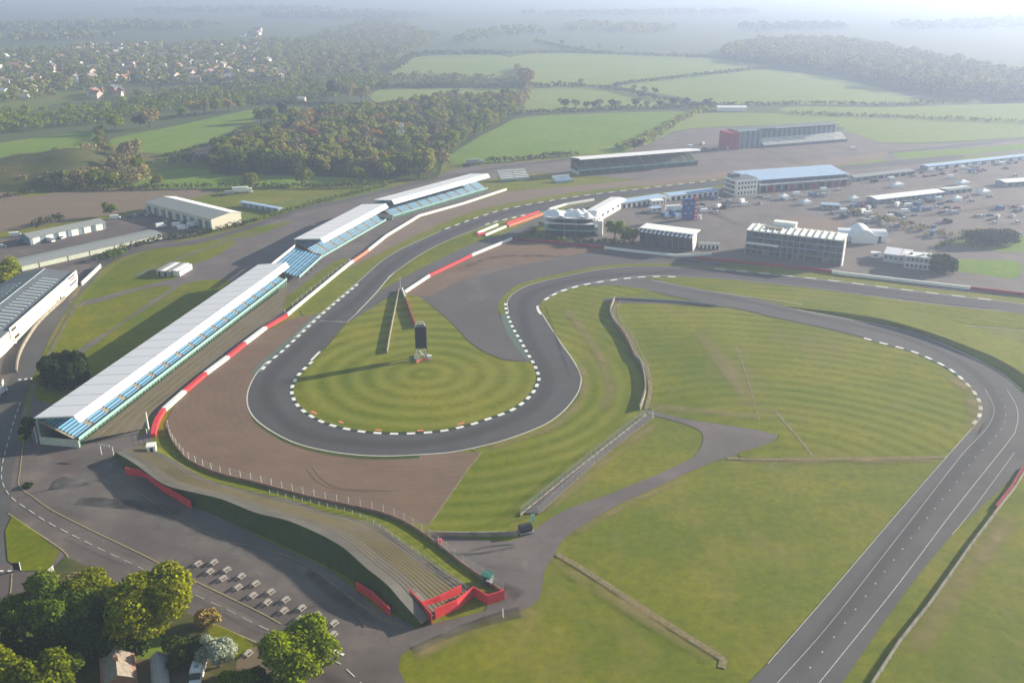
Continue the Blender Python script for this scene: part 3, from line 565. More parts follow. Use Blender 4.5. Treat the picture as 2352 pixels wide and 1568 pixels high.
grandstand((903, 505), (1120, 440), D=14, rb=9.6, rf=11.2, tip=9.2, par=2.8, label='far covered grandstand of the white roofed row, angled towards the wood', group='covered grandstands')
grandstand((1330, 403), (1603, 380), D=14, rb=10, rf=11.6, tip=11.0, par=4.0, top=9.5, seats='green_clad', label='green covered grandstand with shade-darkened seats and a thin white roof edge beyond the gravel', group='covered grandstands')  # seats coloured dark to stand for the deep shade under the roof
def openstand(a, b, D, par, top, label, seats, rows, blocks):
    A, r, L = site(a, b); t = empty('open_grandstand', A, r, label, 'grandstand', 'open grandstands'); p = L / blocks
    for i in range(blocks):
        mb = MB()
        for k in range(rows):
            y = D * k / rows; z = par + (top - par) * k / rows; mb.box(i * p + .3, (i + 1) * p - .3, y, y + D / rows * .8, z - .35, z)
        mb.build('seat_block', seats, t)
    mb = MB()
    mb.prism([(0.02, par - .5), (D, top - .6), (D, top - .8), (.02, par - .8)], 0, L)
    for i in range(blocks + 1):
        for y, z in ((.3, par), (D * .5, (par + top) / 2), (D - .2, top)): mb.beam((i * p, y, 0), (i * p, y, z - .6), .25)
    mb.build('support_frame', 'grey', t)
    sub(t, 'back_rail', 'white', (0, L, D, D + .12, top - .3, top + .9)); sub(t, 'front_rail', 'teal', (0, L, -.12, 0, par - .6, par + .5))
    return t
openstand((688, 648), (740, 600), 13.0, 2.6, 7.0, 'open blue seating block between two white roofed grandstands', 'seat', 9, 5)
openstand((1152, 419), (1218, 414), 9, 1.5, 5.5, 'small temporary open stand with white bench rows behind the gravel', 'white', 5, 2)
openstand((1278, 422), (1318, 418), 7, 1.0, 3.2, 'low pale blue temporary stand between white bench stand and green stand', 'ltblue', 4, 2)
# stand with the red end
A, r, L = site((1688, 346), (1942, 326)); t = empty('grandstand', A, r, 'large dark grandstand with a red end wall and white lower seats', 'grandstand')
sub(t, 'end_tower', 'redwall', (-4, 5, 3, 17, 0, 13.5)); sub(t, 'body', 'bluewall', (5, 27, 4, 17, 0, 13.8), (27, L - 4, 10, 18, 0, 12.5)); sub(t, 'roof', 'slate', (4, L - 3, 7, 19, 13.8, 14.3), (27.5, L - 4.5, 9, 17.5, 12.6, 13.6))
sub(t, 'fascia', 'white', (6, 24, 6.7, 6.95, 13.8, 14.4), (42, L - 3, 6.7, 6.95, 13.9, 14.7))
mb = MB()
for k in range(6): mb.box(28, L + 2, 1 + 1.4 * k, 2.3 + 1.4 * k, 2 + .8 * k, 2.5 + .8 * k)
mb.build('seat_rows', 'white', t); sub(t, 'front_wall', 'slate', (28, L + 2, .4, .9, 0, 2.2))
def shed(name, a, b, D, eave, ridge, ridge_y, label, wall='cream', roof='grey_roof', roof2=None, doors=0, doormat='white', doorh=.75, L=None, cat='building', windows=0, group=None):
    A, r, l = site(a, b); L = L or l; t = empty(name, A, r, label, cat, group)
    mb = MB(); mb.prism([(0, 0), (D, 0), (D, eave), (ridge_y, ridge - .15), (0, eave)], 0, L); mb.build('wall', wall, t)
    mb = MB(); mb.prism([(-.4, eave - .05), (ridge_y, ridge), (ridge_y, ridge + .2), (-.4, eave + .15)][::-1], -.3, L + .3); mb.build('roof', roof, t)
    mb = MB(); mb.prism([(ridge_y + .01, ridge), (D + .4, eave - .05), (D + .4, eave + .15), (ridge_y + .01, ridge + .2)][::-1], -.3, L + .3); mb.build('roof', roof2 or roof, t)
    for i in range(doors):
        p = L / doors; d = sub(t, 'door', doormat, (i * p + p * .2, i * p + p * .75, -.06, -.003, 0.02, eave * doorh))
    for i in range(windows):
        p = L / windows; sub(t, 'window', 'glass', (i * p + p * .25, i * p + p * .75, -.05, -.004, eave * .45, eave * .75))
    return t, L
shed('warehouse', (337, 488), (487.5, 528), 19.5, 5.8, 7.2, 12.5, 'cream ended warehouse with grey roof, its sunlit slope coloured white, beside ploughed field', roof2='canopy', doors=9, doormat='bluewall')  # far roof slope coloured white to stand for sunlight on it
shed('workshop', (71, 563), (244, 526), 11, 3.6, 5.0, 6, 'long grey roofed workshop with white front and doors facing yard', wall='bluewall', doors=6, doormat='white', doorh=.95)
t, L = shed('low_unit', (52, 623), (373, 549), 13, 2.6, 3.3, 6, 'longest flat grey roofed unit with a pale green wall facing the road', wall='pale_green', roof='grey_roof')
for x in (8, 22, 33, 46, 58): sub(t, 'downpipe', 'dark', (x, x + .18, -.16, -.02, .02, 2.5))
A, r, L = site((29, 796), (180, 657)); t = empty('factory', A, r, 'blue roofed factory with white front wall and dark sign by road', 'building')
mb = MB(); mb.prism([(0, 0), (26, 0), (26, 6.2), (13, 8.2), (0, 6.2)], -55, L); mb.build('wall', 'cream', t)
mb = MB(); mb.prism([(.05, 6.3), (13, 8.35), (13, 8.6), (.05, 6.5)][::-1], -55, L + .2); rf1 = mb.build('roof', 'slate', t)
mb = MB(); mb.prism([(13.01, 8.35), (26.3, 6.25), (26.3, 6.45), (13.01, 8.6)][::-1], -55, L + .2); rf2 = mb.build('roof', 'slate', t)
sub(t, 'ridge_cap', 'rooflight', (-55, L, 12.8, 13.2, 8.56, 8.75))
for i in range(24):
    x = -20 + i * (L + 10) / 24 + .5
    mb = MB(); mb.prism([(3.2, 6.55 + 3.2 * .158 - .03), (9.8, 6.55 + 9.8 * .158), (9.8, 6.66 + 9.8 * .158), (3.2, 6.66 + 3.2 * .158)][::-1], x, x + .9); mb.build('rooflight', 'rooflight', t)
    if i < 22:
        mb = MB(); mb.prism([(16.2, 8.6 - 3.2 * .158), (22.8, 8.6 - 9.8 * .158), (22.8, 8.72 - 9.8 * .158), (16.2, 8.72 - 3.2 * .158)][::-1], x + .4, x + 1.3); mb.build('rooflight', 'rooflight', t)
sub(t, 'parapet', 'cream', (-.3, L + .3, -.35, -.01, 3.2, 7.4))
sg = sub(t, 'sign_panel', 'white', (L - 14, L - 1, -.55, -.37, 2.6, 7.6)); sub(sg, 'sign_stripe', 'dark', (L - 12, L - 3, -.62, -.56, 6.4, 7.1), (L - 11, L - 2, -.62, -.56, 3.2, 4.0)); sub(sg, 'sign_stripe', 'red', (L - 9.5, L - 3.2, -.62, -.56, 5.2, 5.8))
sub(t, 'window', 'dark', (1, 5, -.42, -.36, 5.6, 6.5), (3, 7.5, -.05, -.005, 1.8, 2.8)); sub(t, 'door', 'dark', (L - 22, L - 20.5, -.05, -.005, 0, 2.4), (L - 26, L - 25, -.05, -.005, 0, 2.2))
def wallthing(name, pts, h, w, mat, label, cat='wall', group=None, smooth=False, z0=0.0, parts=None, n=5):
    """pts px path; parts = [(material, from, to)] in fractions of the length"""
    P = GL(pts); P = cr(P, n) if smooth else P; P = resample(P, max(2, int(plen(P) / 1.5)) + 1) if parts else P
    o = P[0].copy()
    if not parts:
        mb = MB(); mb.ribbon(P, -w / 2, w / 2, z0, z0 + h); ob = mb.build(name, mat, origin=tuple(o)); setp(ob, label, cat, group); return ob
    t = empty(name, o, 0, label, cat, group); k = len(P)
    for m_, a, b in parts:
        Q = P[int(round(a * (k - 1))):int(round(b * (k - 1))) + 1]
        mb = MB(); mb.ribbon([q - o for q in Q], -w / 2, w / 2, z0, z0 + h); mb.build('section', m_, t)
    return t
wallthing('boundary_wall', [(38, 856), (44, 820), (62, 783), (94, 738), (150, 686)], 1.4, .5, 'concrete', 'low pale wall curving between the factory and the road', smooth=True)
wallthing('boundary_wall', [(188, 657), (232, 615)], 2.0, .4, 'pale_green', 'short straight pale wall at the yard beyond the factory')
wallthing('boundary_wall', [(8, 878), (-6, 930), (-20, 980)], 1.3, .4, 'pale_green', 'low light green wall at the left edge below the crossing')
# white cabins on the grass
A, r, L = site((360, 634), (411, 637)); t = empty('cabin_group', A, r, 'grey and white cabins joined together on the grass behind grandstands', 'cabins')
mb = MB(); mb.prism([(0, 0), (13, 0), (13, 2.6), (0, 2.6)], 0, L * .62); mb.build('cabin', 'grey', t)
mb = MB(); mb.prism([(1.5, 0), (13, 0), (13, 2.5), (1.5, 2.5)], L * .66, L * .98); mb.build('cabin', 'white', t)
for k in range(3): sub(t, 'roof', 'canopy' if k == 1 else 'grey_roof', (L * .22 * k, L * .22 * k + L * .19, -.3, 13.4, 2.62, 2.85))
sub(t, 'roof', 'canopy', (L * .67, L * .84, 1.2, 13.4, 2.52, 2.8), (L * .88, L * 1.1, 1.0, 9, 2.52, 2.7)); sub(t, 'door', 'dark', (1, 2, -.06, -.01, 0, 2), (4, 5, -.06, -.01, 0, 2))
t, L = shed('container_store', (553, 474), (641, 490), 3, 2.6, 2.75, 1.5, 'long dark blue storage container beside the warehouse hedge', wall='bluewall', roof='ltblue')
# clubhouse
ctr = G(1312, 534); t = empty('clubhouse', ctr, rad(-8), 'rounded glass clubhouse with white wavy roof at the pit entry', 'building')
def oval(a, b, n=40, e=3.0, wob=0.0):
    out = []
    for i in range(n):
        q = 2 * math.pi * i / n; c, s = math.cos(q), math.sin(q)
        out.append((a * abs(c) ** (2 / e) * (1 if c > 0 else -1), b * abs(s) ** (2 / e) * (1 if s > 0 else -1) + wob * math.sin(3 * q)))
    return out
def disc(mb, O, z0, z1, zf=None):
    n = len(O); zf = zf or (lambda x, y: 0)
    vs = [(x, y, z0 + zf(x, y)) for x, y in O] + [(x, y, z1 + zf(x, y)) for x, y in O]
    mb.add(vs, [(i, (i + 1) % n, n + (i + 1) % n, n + i) for i in range(n)] + [tuple(range(n))[::-1], tuple(range(n, 2 * n))])
for z, e in ((0.0, 0), (3.6, 1), (6.6, 2)):
    mb = MB(); disc(mb, oval(13.2 - .4 * e, 7.6), z + .05, z + 3.0); mb.build('glass_storey', 'glass', t)
    mb = MB(); disc(mb, oval(15.2, 9.2, wob=.6), z + 3.05, z + 3.45); mb.build('balcony', 'canopy' if e != 0 else 'teal', t)
for q in range(14):
    a_ = 2 * math.pi * q / 14; sub(t, 'column', 'grey', (13.8 * math.cos(a_) - .12, 13.8 * math.cos(a_) + .12, 8 * math.sin(a_) - .12, 8 * math.sin(a_) + .12, 0, 9.6))
mb = MB(); n1 = 26; n2 = 12; vs = []; fs = []                      # wavy roof sheet
for i in range(n1):
    for j in range(n2):
        x = -15.5 + 29 * i / (n1 - 1); y = -8.5 + 17.5 * j / (n2 - 1); w = (1 - (abs(x + 1) / 17) ** 4); vs.append((x, y * max(w, .15), 10.8 + 1.3 * math.sin(x * .55 + y * .25) + .6 * math.cos(y * .5) - .012 * y * y))
for i in range(n1 - 1):
    for j in range(n2 - 1): fs.append((i * n2 + j, (i + 1) * n2 + j, (i + 1) * n2 + j + 1, i * n2 + j + 1))
mb.add(vs, fs); mb.build('fabric_roof', 'tent', t)
for x, y, rr, h in ((3, 3, 3.0, 2.4), (8.5, -3, 3.4, 2.2), (12.0, 0.5, 3.4, 2.6), (6, 5, 2.6, 2)):
    mb = MB(); mb.cyl(x, y, rr, 10.2, 10.2 + h, 10, .25); mb.build('roof_peak', 'tent', t)
sub(t, 'stair_tower', 'white', (14.5, 17, -5, 0, 0, 8)); 
t, L = shed('clubhouse_wing', (1378, 508), (1436, 474), 9, 4.6, 5.0, 4, 'white wing building running from clubhouse towards pit garages', wall='white', roof='canopy', windows=5)
wallthing('pit_wall', [(1262, 483), (1300, 472), (1364, 461)], 1.4, .8, 'white', 'straight white pit wall segment behind the clubhouse', 'wall')
t, L = shed('pit_garage', (1428, 480), (1530, 464), 8, 3.4, 3.6, 4, 'white pit garage row nearest the clubhouse wing', wall='white', roof='ltblue', doors=9, doormat='dark', group='low pit garages')
t, L = shed('pit_garage', (1540, 462), (1650, 449), 8, 3.2, 3.4, 4, 'pale pit garage row just left of the white race control tower', wall='white', roof='ltblue', doors=9, doormat='dark', group='low pit garages')
t, L = shed('pit_office', (1497, 474), (1524, 472), 5, 3.2, 3.4, 2, 'small white office block in front of pit garages', wall='white', roof='canopy', windows=3)
t, L = shed('pit_office', (1497, 489), (1520, 487), 4, 2.6, 2.7, 2, 'small pale cabin in paddock left of the white trailer', wall='white', roof='ltblue', windows=2)
# race control tower
A, r, L = site((1690, 452), (1738, 447)); t = empty('control_tower', A, r, 'white square race control tower with rows of windows', 'building')
sub(t, 'wall', 'white', (0, L, 0, 13, 0, 10.5)); sub(t, 'roof', 'slate', (.4, L - .4, .4, 12.6, 10.52, 10.75)); sub(t, 'roof_room', 'slate', (1, 7, 7, 12, 10.76, 12.6))
for z in (1.2, 4.6, 7.4):
    for i in range(6): sub(t, 'window', 'glass', (1.2 + i * 2.4, 2.4 + i * 2.4, -.06, -.004, z, z + 1.5))
for z in (3.2, 6.2, 9.0): sub(t, 'balcony', 'grey', (-2.6, -.01, 2, 12, z, z + .25)); sub(t, 'window', 'dark', (-.06, -.004, 2, 12, z - 1.6, z - .3))
A, r, L = site((1745, 443), (1945, 428)); t = empty('garage_block', A, r, 'long pit garage block with pale blue roof beside control tower', 'building')
mb = MB(); mb.prism([(1.5, 0), (20, 0), (20, 10), (1.5, 7.6)], 0, L); mb.build('wall', 'bluewall', t)
mb = MB(); mb.prism([(1.2, 7.7), (20.6, 10.2), (20.6, 10.5), (1.2, 8.0)][::-1], -9, L + .5); mb.build('roof', 'ltblue', t)
sub(t, 'balcony', 'white', (0, L, .1, 1.45, 4.6, 5.4)); sub(t, 'window_band', 'glass', (1, L - 1, 1.42, 1.48, 5.6, 7.2))
for i in range(12): sub(t, 'garage_door', 'redwall' if i % 3 == 1 else 'dark', (1.5 + i * L / 12, i * L / 12 + L / 12 - .5, 1.4, 1.49, 0, 3.6))
mb = MB(); mb.prism([(1.2, 0), (8, 0), (8, 8), (1.2, 7)], L + .6, L + 4); mb.build('stair_tower', 'grey', t)
shed('pit_garage', (1962, 418), (2100, 402), 7, 2.8, 3.4, 3.5, 'low grey pit garages extending right from the blue roofed block', wall='bluewall', roof='grey_roof', doors=8, doormat='dark', group='low pit garages')
shed('pit_garage', (2130, 392), (2420, 360), 7, 2.8, 3.2, 3.5, 'farthest low garages running to the right edge of view', wall='bluewall', roof='ltblue', doors=14, doormat='white', group='low pit garages')
t, L = shed('paddock_building', (2014, 470), (2168, 452), 9, 3.0, 3.6, 6, 'long white roofed low building standing alone on the paddock', wall='bluewall', roof='canopy', windows=14)
shed('paddock_building', (2176, 447), (2232, 441), 7, 2.5, 3.0, 3, 'short low building with grey green roof right of white roofed one', wall='bluewall', roof='grey_roof', roof2='canopy', windows=4)
shed('paddock_building', (2308, 430), (2400, 424), 9, 3.0, 3.6, 5, 'pale cabin with white roof at the right edge of the paddock', wall='bluewall', roof='canopy', windows=4)
shed('paddock_cabin', (1886, 480), (1928, 482), 5, 2.6, 3.0, 2.5, 'small grey cabin in paddock above the gravel courtyard', wall='grey', roof='ltblue', windows=3)
# display tower
A, r, L = site((1568, 506), (1594, 505)); t = empty('display_tower', A, r, 'tall blue display tower with a red and white side on the paddock', 'display')
sub(t, 'core', 'blue', (0, L, 0, 2.6, 0, 12)); sub(t, 'side_panel', 'red', (L + .02, L + 1.6, 0.2, 2.4, 1, 12.6))
for z in (2, 4.4, 6.8, 9.4): sub(t, 'panel_mark', 'white', (L + .3, L + 1.3, .1, .18, z, z + 1.1))
for x, z in ((.8, 9), (4, 9), (2.4, 6.5), (.8, 3.4), (4, 3.4)): sub(t, 'panel_mark', 'ltblue', (x, x + 1.1, -.06, -.01, z, z + 1.0))
mb = MB(); mb.cyl(L + 3.4, 0, .9, 0, 2.6, 10); mb.build('plinth', 'white', t)
# hospitality suites
A, r, L = site((1471, 561), (1590, 577)); t = empty('hospitality_suite', A, r, 'glass fronted suite with striped awning right of the bright tree', 'building')
mb = MB(); mb.prism([(0, 0), (9, 0), (9, 8.6), (-2.5, 8.6), (-2.5, 7.6)], 0, L); mb.build('glass_front', 'glass', t)
sub(t, 'end_wall', 'white', fn=lambda mb: mb.prism([(0.0, 0), (4.6, 0), (4.6, 8.6), (-2.5, 8.6), (-2.5, 7.6)], L + .01, L + .4)); sub(t, 'floor_edge', 'grey', (-.2, L, -.9, -.4, 3.4, 3.7), (-.2, L, -1.9, -1.2, 6.2, 6.4))
sub(t, 'roof', 'canopy', (-.6, L + .8, -1.2, 9.4, 8.7, 9.1))
for i in range(24): sub(t, 'awning_stripe', 'canopy' if i % 2 else 'slate', fn=lambda mb: mb.prism([(-4.2, 7.6), (-1.21, 8.7), (-1.21, 8.85), (-4.2, 7.75)][::-1], i * L / 24, (i + 1) * L / 24 - .02))
for i in range(9): sub(t, 'mullion', 'grey', fn=lambda mb: mb.beam((i * L / 8, -.05, 0), (i * L / 8, -2.6, 7.6), .16))
shed('paddock_cabin', (1606, 571), (1652, 573), 4, 2.4, 2.6, 2, 'row of small white cabins right of the striped awning suite', wall='white', roof='grey_roof', doors=5, doormat='dark')
A, r, L = site((1711, 583), (1931, 610)); t = empty('hotel_block', A, r, 'four storey office block with grid facade and white end fin', 'building')
sub(t, 'wall', 'slate', (0, L, 0, 13, 0, 12.2)); sub(t, 'roof', 'white', (-.3, L + .2, -.9, 13.4, 12.25, 12.6))
for k in range(4):
    z = .3 + k * 3.0; sub(t, 'floor_slab', 'ltblue' if k else 'grey', (0.1, L - .1, -1.0, -.01, z + 2.75, z + 2.95))
    for i in range(16):
        if (i + k) % 5 != 3: sub(t, 'window', 'glass', (i * L / 16 + .35, i * L / 16 + 2.5, -.06, -.003, z + .5, z + 2.3))
for i in (0, 3, 6, 7, 8, 9, 10, 13): sub(t, 'frame_post', 'grey', (i * L / 16 + .02, i * L / 16 + .2, -1.0, -.8, 0, 12.2))
sub(t, 'balcony_rail', 'white', (0.2, L * .35, -1.1, -1.02, 5.6, 6.7))
sub(t, 'end_fin', 'white', (L + .01, L + .6, -1.6, 3.2, 0, 12.9)); sub(t, 'roof_plant', 'canopy', (10, 21, 13.6, 18, 10, 14.6)); sub(t, 'roof_plant', 'tile', (8, 16, 5, 8, 12.62, 13.4))
for i in range(13): sub(t, 'roof_rib', 'cream', (3 + i * 3.2, 3.4 + i * 3.2, -.6, 13, 12.62, 13.1))
# marquee
A, r, L = site((1926, 556), (2040, 560)); t = empty('marquee', A, r, 'white arched marquee with lower side wings behind the office block', 'marquee')
mb = MB(); mb.prism([(2, 0), (12, 0)] + [(7 + 5 * math.cos(math.pi * k / 10), 3 + 2.6 * math.sin(math.pi * k / 10)) for k in range(11)], .2, L - .2); mb.build('side_wing', 'tent', t)
mb = MB(); n_ = 12; prof = [(6 + (L - 12) * k / n_, 3.0 + 4.2 * math.sin(math.pi * k / n_)) for k in range(n_ + 1)]
vs = [(x, -1.5, z) for x, z in prof] + [(x, 14, z) for x, z in prof] + [(6, -1.5, 0), (L - 6, -1.5, 0), (6, 14, 0), (L - 6, 14, 0)]; k_ = n_ + 1
mb.add(vs, [(i, i + 1, k_ + i + 1, k_ + i) for i in range(n_)] + [tuple([2 * k_] + list(range(k_)) + [2 * k_ + 1])[::-1], tuple([2 * k_ + 2] + list(range(k_, 2 * k_)) + [2 * k_ + 3])]); mb.build('centre_vault', 'tent', t)
sub(t, 'entrance', 'dark', (L - 4.6, L - 3.4, 1.7, 1.95, 0, 3.2))
t, L = shed('roofed_suite', (2027, 601), (2086, 609), 10, 4.2, 5.2, 9, 'grey glass suite with ribbed white roof right of office block', wall='rooflight', roof='roof_white', windows=5)
A, r, L = site((2076, 616), (2137, 622)); t = empty('suite_block', A, r, 'two storey pale block with roof vents beside the clipped bushes', 'building')
sub(t, 'wall', 'rooflight', (0, L, 0, 8, 0, 6)); sub(t, 'roof', 'white', (-.2, L + .2, -.2, 8.2, 6.02, 6.3)); sub(t, 'roof_vent', 'dark', (2, 3, 3, 4.4, 6.32, 7)); sub(t, 'roof_vent', 'canopy', (7, 8.4, 2.5, 4.5, 6.32, 7.4))
for z in (.8, 3.8):
    for i in range(6): sub(t, 'window', 'glass', (.6 + i * L / 6, 2.0 + i * L / 6, -.06, -.004, z, z + 1.5))
sub(t, 'floor_slab', 'white', (0, L, -.6, -.01, 2.9, 3.1))
# small cabins right of the block
shed('paddock_cabin', (2000, 592), (2020, 594), 3, 2.4, 2.6, 1.5, 'tiny white cabin left of the ribbed roof suite', wall='white', roof='canopy', windows=1)
shed('farm_building', (1648, 256), (1715, 256), 10, 3.6, 5, 5, 'white distant farm sheds beside a hedge behind the circuit', wall='white', roof='canopy')
shed('farm_building', (684, 236), (700, 236), 8, 4, 6, 4, 'small cream house standing at the far hedge left of wood', wall='render', roof='render')
# house and outbuildings in the garden
t, L = shed('bungalow', (237, 1600), (229, 1488), -6.5, 2.6, 4.2, -3.2, 'grey brown roofed bungalow among the dark trees at bottom left', wall='brick', roof='tile', roof2='tile', windows=3)
sub(t, 'chimney', 'brick', (4, 4.8, -3.6, -2.8, 4.0, 5.4))
t, L = shed('shed_row', (356, 1640), (347, 1530), -3.2, 2.2, 3.0, -1.6, 'narrow grey roofed shed right of the bungalow', wall='tile', roof='grey', roof2='grey')
# ------------------------------------------------------------------ barriers
def chain(*cuts): return cuts
tb = [(352, 1004), (356, 985), (362, 968), (376, 945), (422, 904), (473, 861), (524, 823), (561, 793), (608, 757), (659, 727)]
P_ = GL(tb); Lt = plen(P_); cum = [0]
for a, b in zip(P_, P_[1:]): cum.append(cum[-1] + (b - a).length / Lt)
wallthing('tyre_barrier', tb, 1.15, 1.5, None, 'thick red and white tyre barrier curving round the brown gravel trap', 'barrier', parts=[('red', 0, cum[3]), ('white', cum[3], cum[4]), ('red', cum[4], cum[5]), ('white', cum[5], cum[6]), ('red', cum[6], cum[7]), ('white', cum[7], cum[8]), ('red', cum[8], 1)])
wallthing('track_wall', [(660, 726), (803, 608), (838, 584), (889, 543), (963, 498), (1063, 470), (1163, 437)], 1.3, .7, None, 'long white wall with one faded red section below the grandstands', parts=[('white', 0, .30), ('salmon', .30, .375), ('white', .375, 1)])
wallthing('track_wall', [(931, 673), (988, 635), (1088, 587), (1176, 551)], 1.3, .9, None, 'white wall with red middle beside the gravel inside first bend', parts=[('white', 0, .24), ('red', .24, .63), ('white', .63, 1)])
wallthing('track_wall', [(924, 668), (932, 690), (942, 720), (955, 754)], 1.6, .5, None, 'reddish wall leading from the pit entry to the scoreboard', parts=[('white', 0, .25), ('redwall', .25, 1)])
wallthing('track_wall', [(917, 668), (905, 725), (896, 770), (889, 812)], 1.4, .35, 'concrete', 'thin grey wall on the mown island left of the scoreboard')
wallthing('pit_barrier', [(1097, 537), (1143, 518)], 1.1, .9, 'white', 'short upper white barrier where the pit entry begins', 'barrier')
wallthing('pit_barrier', [(1096, 541), (1114, 537)], .9, 1.8, 'red', 'small red block at the tip of the pit entry', 'barrier')
wallthing('pit_barrier', [(1115, 542), (1162, 522)], 1.1, .9, 'white', 'short lower white barrier at the pit entry', 'barrier')
wallthing('pit_barrier', [(1163, 516), (1200, 502), (1238, 488)], 1.1, .9, 'red', 'upper red barrier between the track and clubhouse', 'barrier')
wallthing('pit_barrier', [(1168, 521), (1205, 508), (1246, 493)], 1.1, .9, 'salmon', 'lower pale red barrier running to the clubhouse', 'barrier')
wallthing('paddock_wall', [(1176, 551), (1260, 558), (1401, 573), (1440, 578), (1551, 590), (1590, 589), (1635, 585)], 1.3, .8, None, 'curved wall below clubhouse and striped suite, dark red then white', parts=[('redwall', 0, .47), ('white', .47, 1)])
wallthing('paddock_wall', [(1600, 596), (1690, 603), (1764, 611), (1884, 623), (1933, 631), (2246, 667), (2352, 679), (2450, 690)], 1.4, .9, None, 'long wall below the office block, dark red with white middle', parts=[('redwall', 0, .40), ('white', .40, .76), ('redwall', .76, 1)])
wallthing('curved_wall', [(1411, 688), (1402, 716), (1408, 737), (1426, 760), (1441, 784), (1458, 821), (1471, 835), (1480, 866), (1482, 889), (1480, 909), (1469, 942)], 1.6, .5, None, 'curved bare wall bending through the infield grass, rusty in its middle', smooth=True, parts=[('concrete', 0, .3), ('rust', .3, .6), ('concrete', .6, 1)])
line('wall_foot', 'dirtline', [(1417, 700), (1410, 716), (1416, 737), (1434, 760), (1449, 784), (1467, 821), (1482, 840), (1490, 866), (1494, 889), (1492, 909), (1484, 940)], 1.4)
wallthing('infield_fence', [(1411, 687), (1480, 690), (1560, 694), (1645, 703)], 1.0, .2, 'grey', 'straight low dark fence from the curved wall to link track', 'fence')
wallthing('infield_wall', [(986, 1230), (1080, 1231), (1190, 1230)], 1.3, .4, 'concrete', 'straight grey wall between the mown grass and service yard')
wallthing('roadside_wall', [(2360, 1072), (2329, 1124), (2286, 1178), (2226, 1257), (2139, 1382), (2064, 1477), (2005, 1568), (1960, 1640)], 1.0, .3, 'concrete', 'long pale wall along the grass right of the wide road')
mb = MB(); P_ = resample(GL([(2362, 1080), (2334, 1128), (2300, 1172)]), 30)
mb.ribbon([p - P_[0] for p in P_], -1.7, -1.0, 0, .9); o = mb.build('tyre_stack', 'redwall'); o.location = P_[0]; setp(o, 'dark red tyre stack behind the wall at the right edge', 'barrier')
wallthing('red_fence', [(290, 1090), (334, 1096), (374, 1127), (440, 1168)], 2.3, .25, 'red', 'red fence at the foot of the spectator bank, upper left', 'fence')
wallthing('red_fence', [(820, 1354), (858, 1378), (896, 1415)], 2.2, .25, 'red', 'red fence at the foot of the spectator bank near tables', 'fence')
wallthing('red_wall', [(930, 1366), (970, 1406), (992, 1434)], 2.8, .25, 'red', 'red wall running back along the end of the terrace steps')
wallthing('red_wall', [(972, 1406), (1012, 1390), (1060, 1366)], 2.8, .3, 'red', 'upper red wall of the ramp at the terrace end')
wallthing('red_wall', [(1000, 1420), (1050, 1398), (1088, 1368), (1120, 1388), (1158, 1376)], 2.6, .3, 'red', 'lower red zigzag wall at the terrace end by the path')
wallthing('red_wall', [(1157, 1374), (1155, 1362)], 1.6, .25, 'red', 'short red return wall at the corner of the path')
sub(None, 'red_barrel', 'red', fn=lambda mb: mb.cyl(0, 0, .6, 0, 1.3, 8)).location = G(1010, 1248); setp(bpy.data.objects['red_barrel'], 'small red bin beside the service yard wall', 'bin')
wallthing('scoreboard_wall', [(956, 834), (990, 825)], 1.1, .7, 'salmon', 'short faded red barrier in front of the scoreboard', 'barrier')
# ------------------------------------------------------------------ terraces and the spectator bank
def terrace(name, back, front, zb, zf, n, label, mat='steps', cat='terrace'):
    N = 60; A = resample(cr([(*v,) for v in back], 5), N); B = resample(cr([(*v,) for v in front], 5), N); mb = MB(); o = A[0].copy(); o.z = 0
    prev = None; rows = []
    for k in range(n + 1):
        q = k / n; row = [a.lerp(b, q) for a, b in zip(A, B)]; z = zb + (zf - zb) * q
        rows.append([Vector((p.x, p.y, z + (zb - zf) / n)) - o for p in row]) if k else rows.append([Vector((p.x, p.y, z)) - o for p in row])
        if k < n: rows.append([Vector((p.x, p.y, z)) - o for p in row]) if k else None
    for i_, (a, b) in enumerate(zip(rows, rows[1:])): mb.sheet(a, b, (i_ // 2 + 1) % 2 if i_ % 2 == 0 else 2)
    ob = mb.build(name, [mat, 'step_mossy', 'step_shade'], **({'label': label, 'cat': cat})); ob.location = o; return ob
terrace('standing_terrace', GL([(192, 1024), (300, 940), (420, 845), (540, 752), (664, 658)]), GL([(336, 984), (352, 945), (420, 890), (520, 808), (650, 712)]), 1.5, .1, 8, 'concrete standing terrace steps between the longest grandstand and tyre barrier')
crest_px = [(267, 1039), (312, 1066), (375, 1111), (440, 1129), (510, 1146), (588, 1177), (670, 1198), (775, 1248), (838, 1301), (888, 1341), (925, 1383), (968, 1431)]
HC = [2.4, 2.8, 3.2, 3.4, 3.5, 3.6, 3.8, 4, 4, 3.7, 2.8, 1.4]
front_px = [(330, 1022), (400, 1056), (475, 1099), (588, 1131), (680, 1150), (750, 1176), (863, 1201), (900, 1226), (988, 1288), (1088, 1353)]
crest = [G(x, y, z) for (x, y), z in zip(crest_px, HC)]
front = [G(x, y, .5) for x, y in front_px]
N = 90; CA = resample(cr(crest, 5), N); FB = resample(cr(front, 5), N)
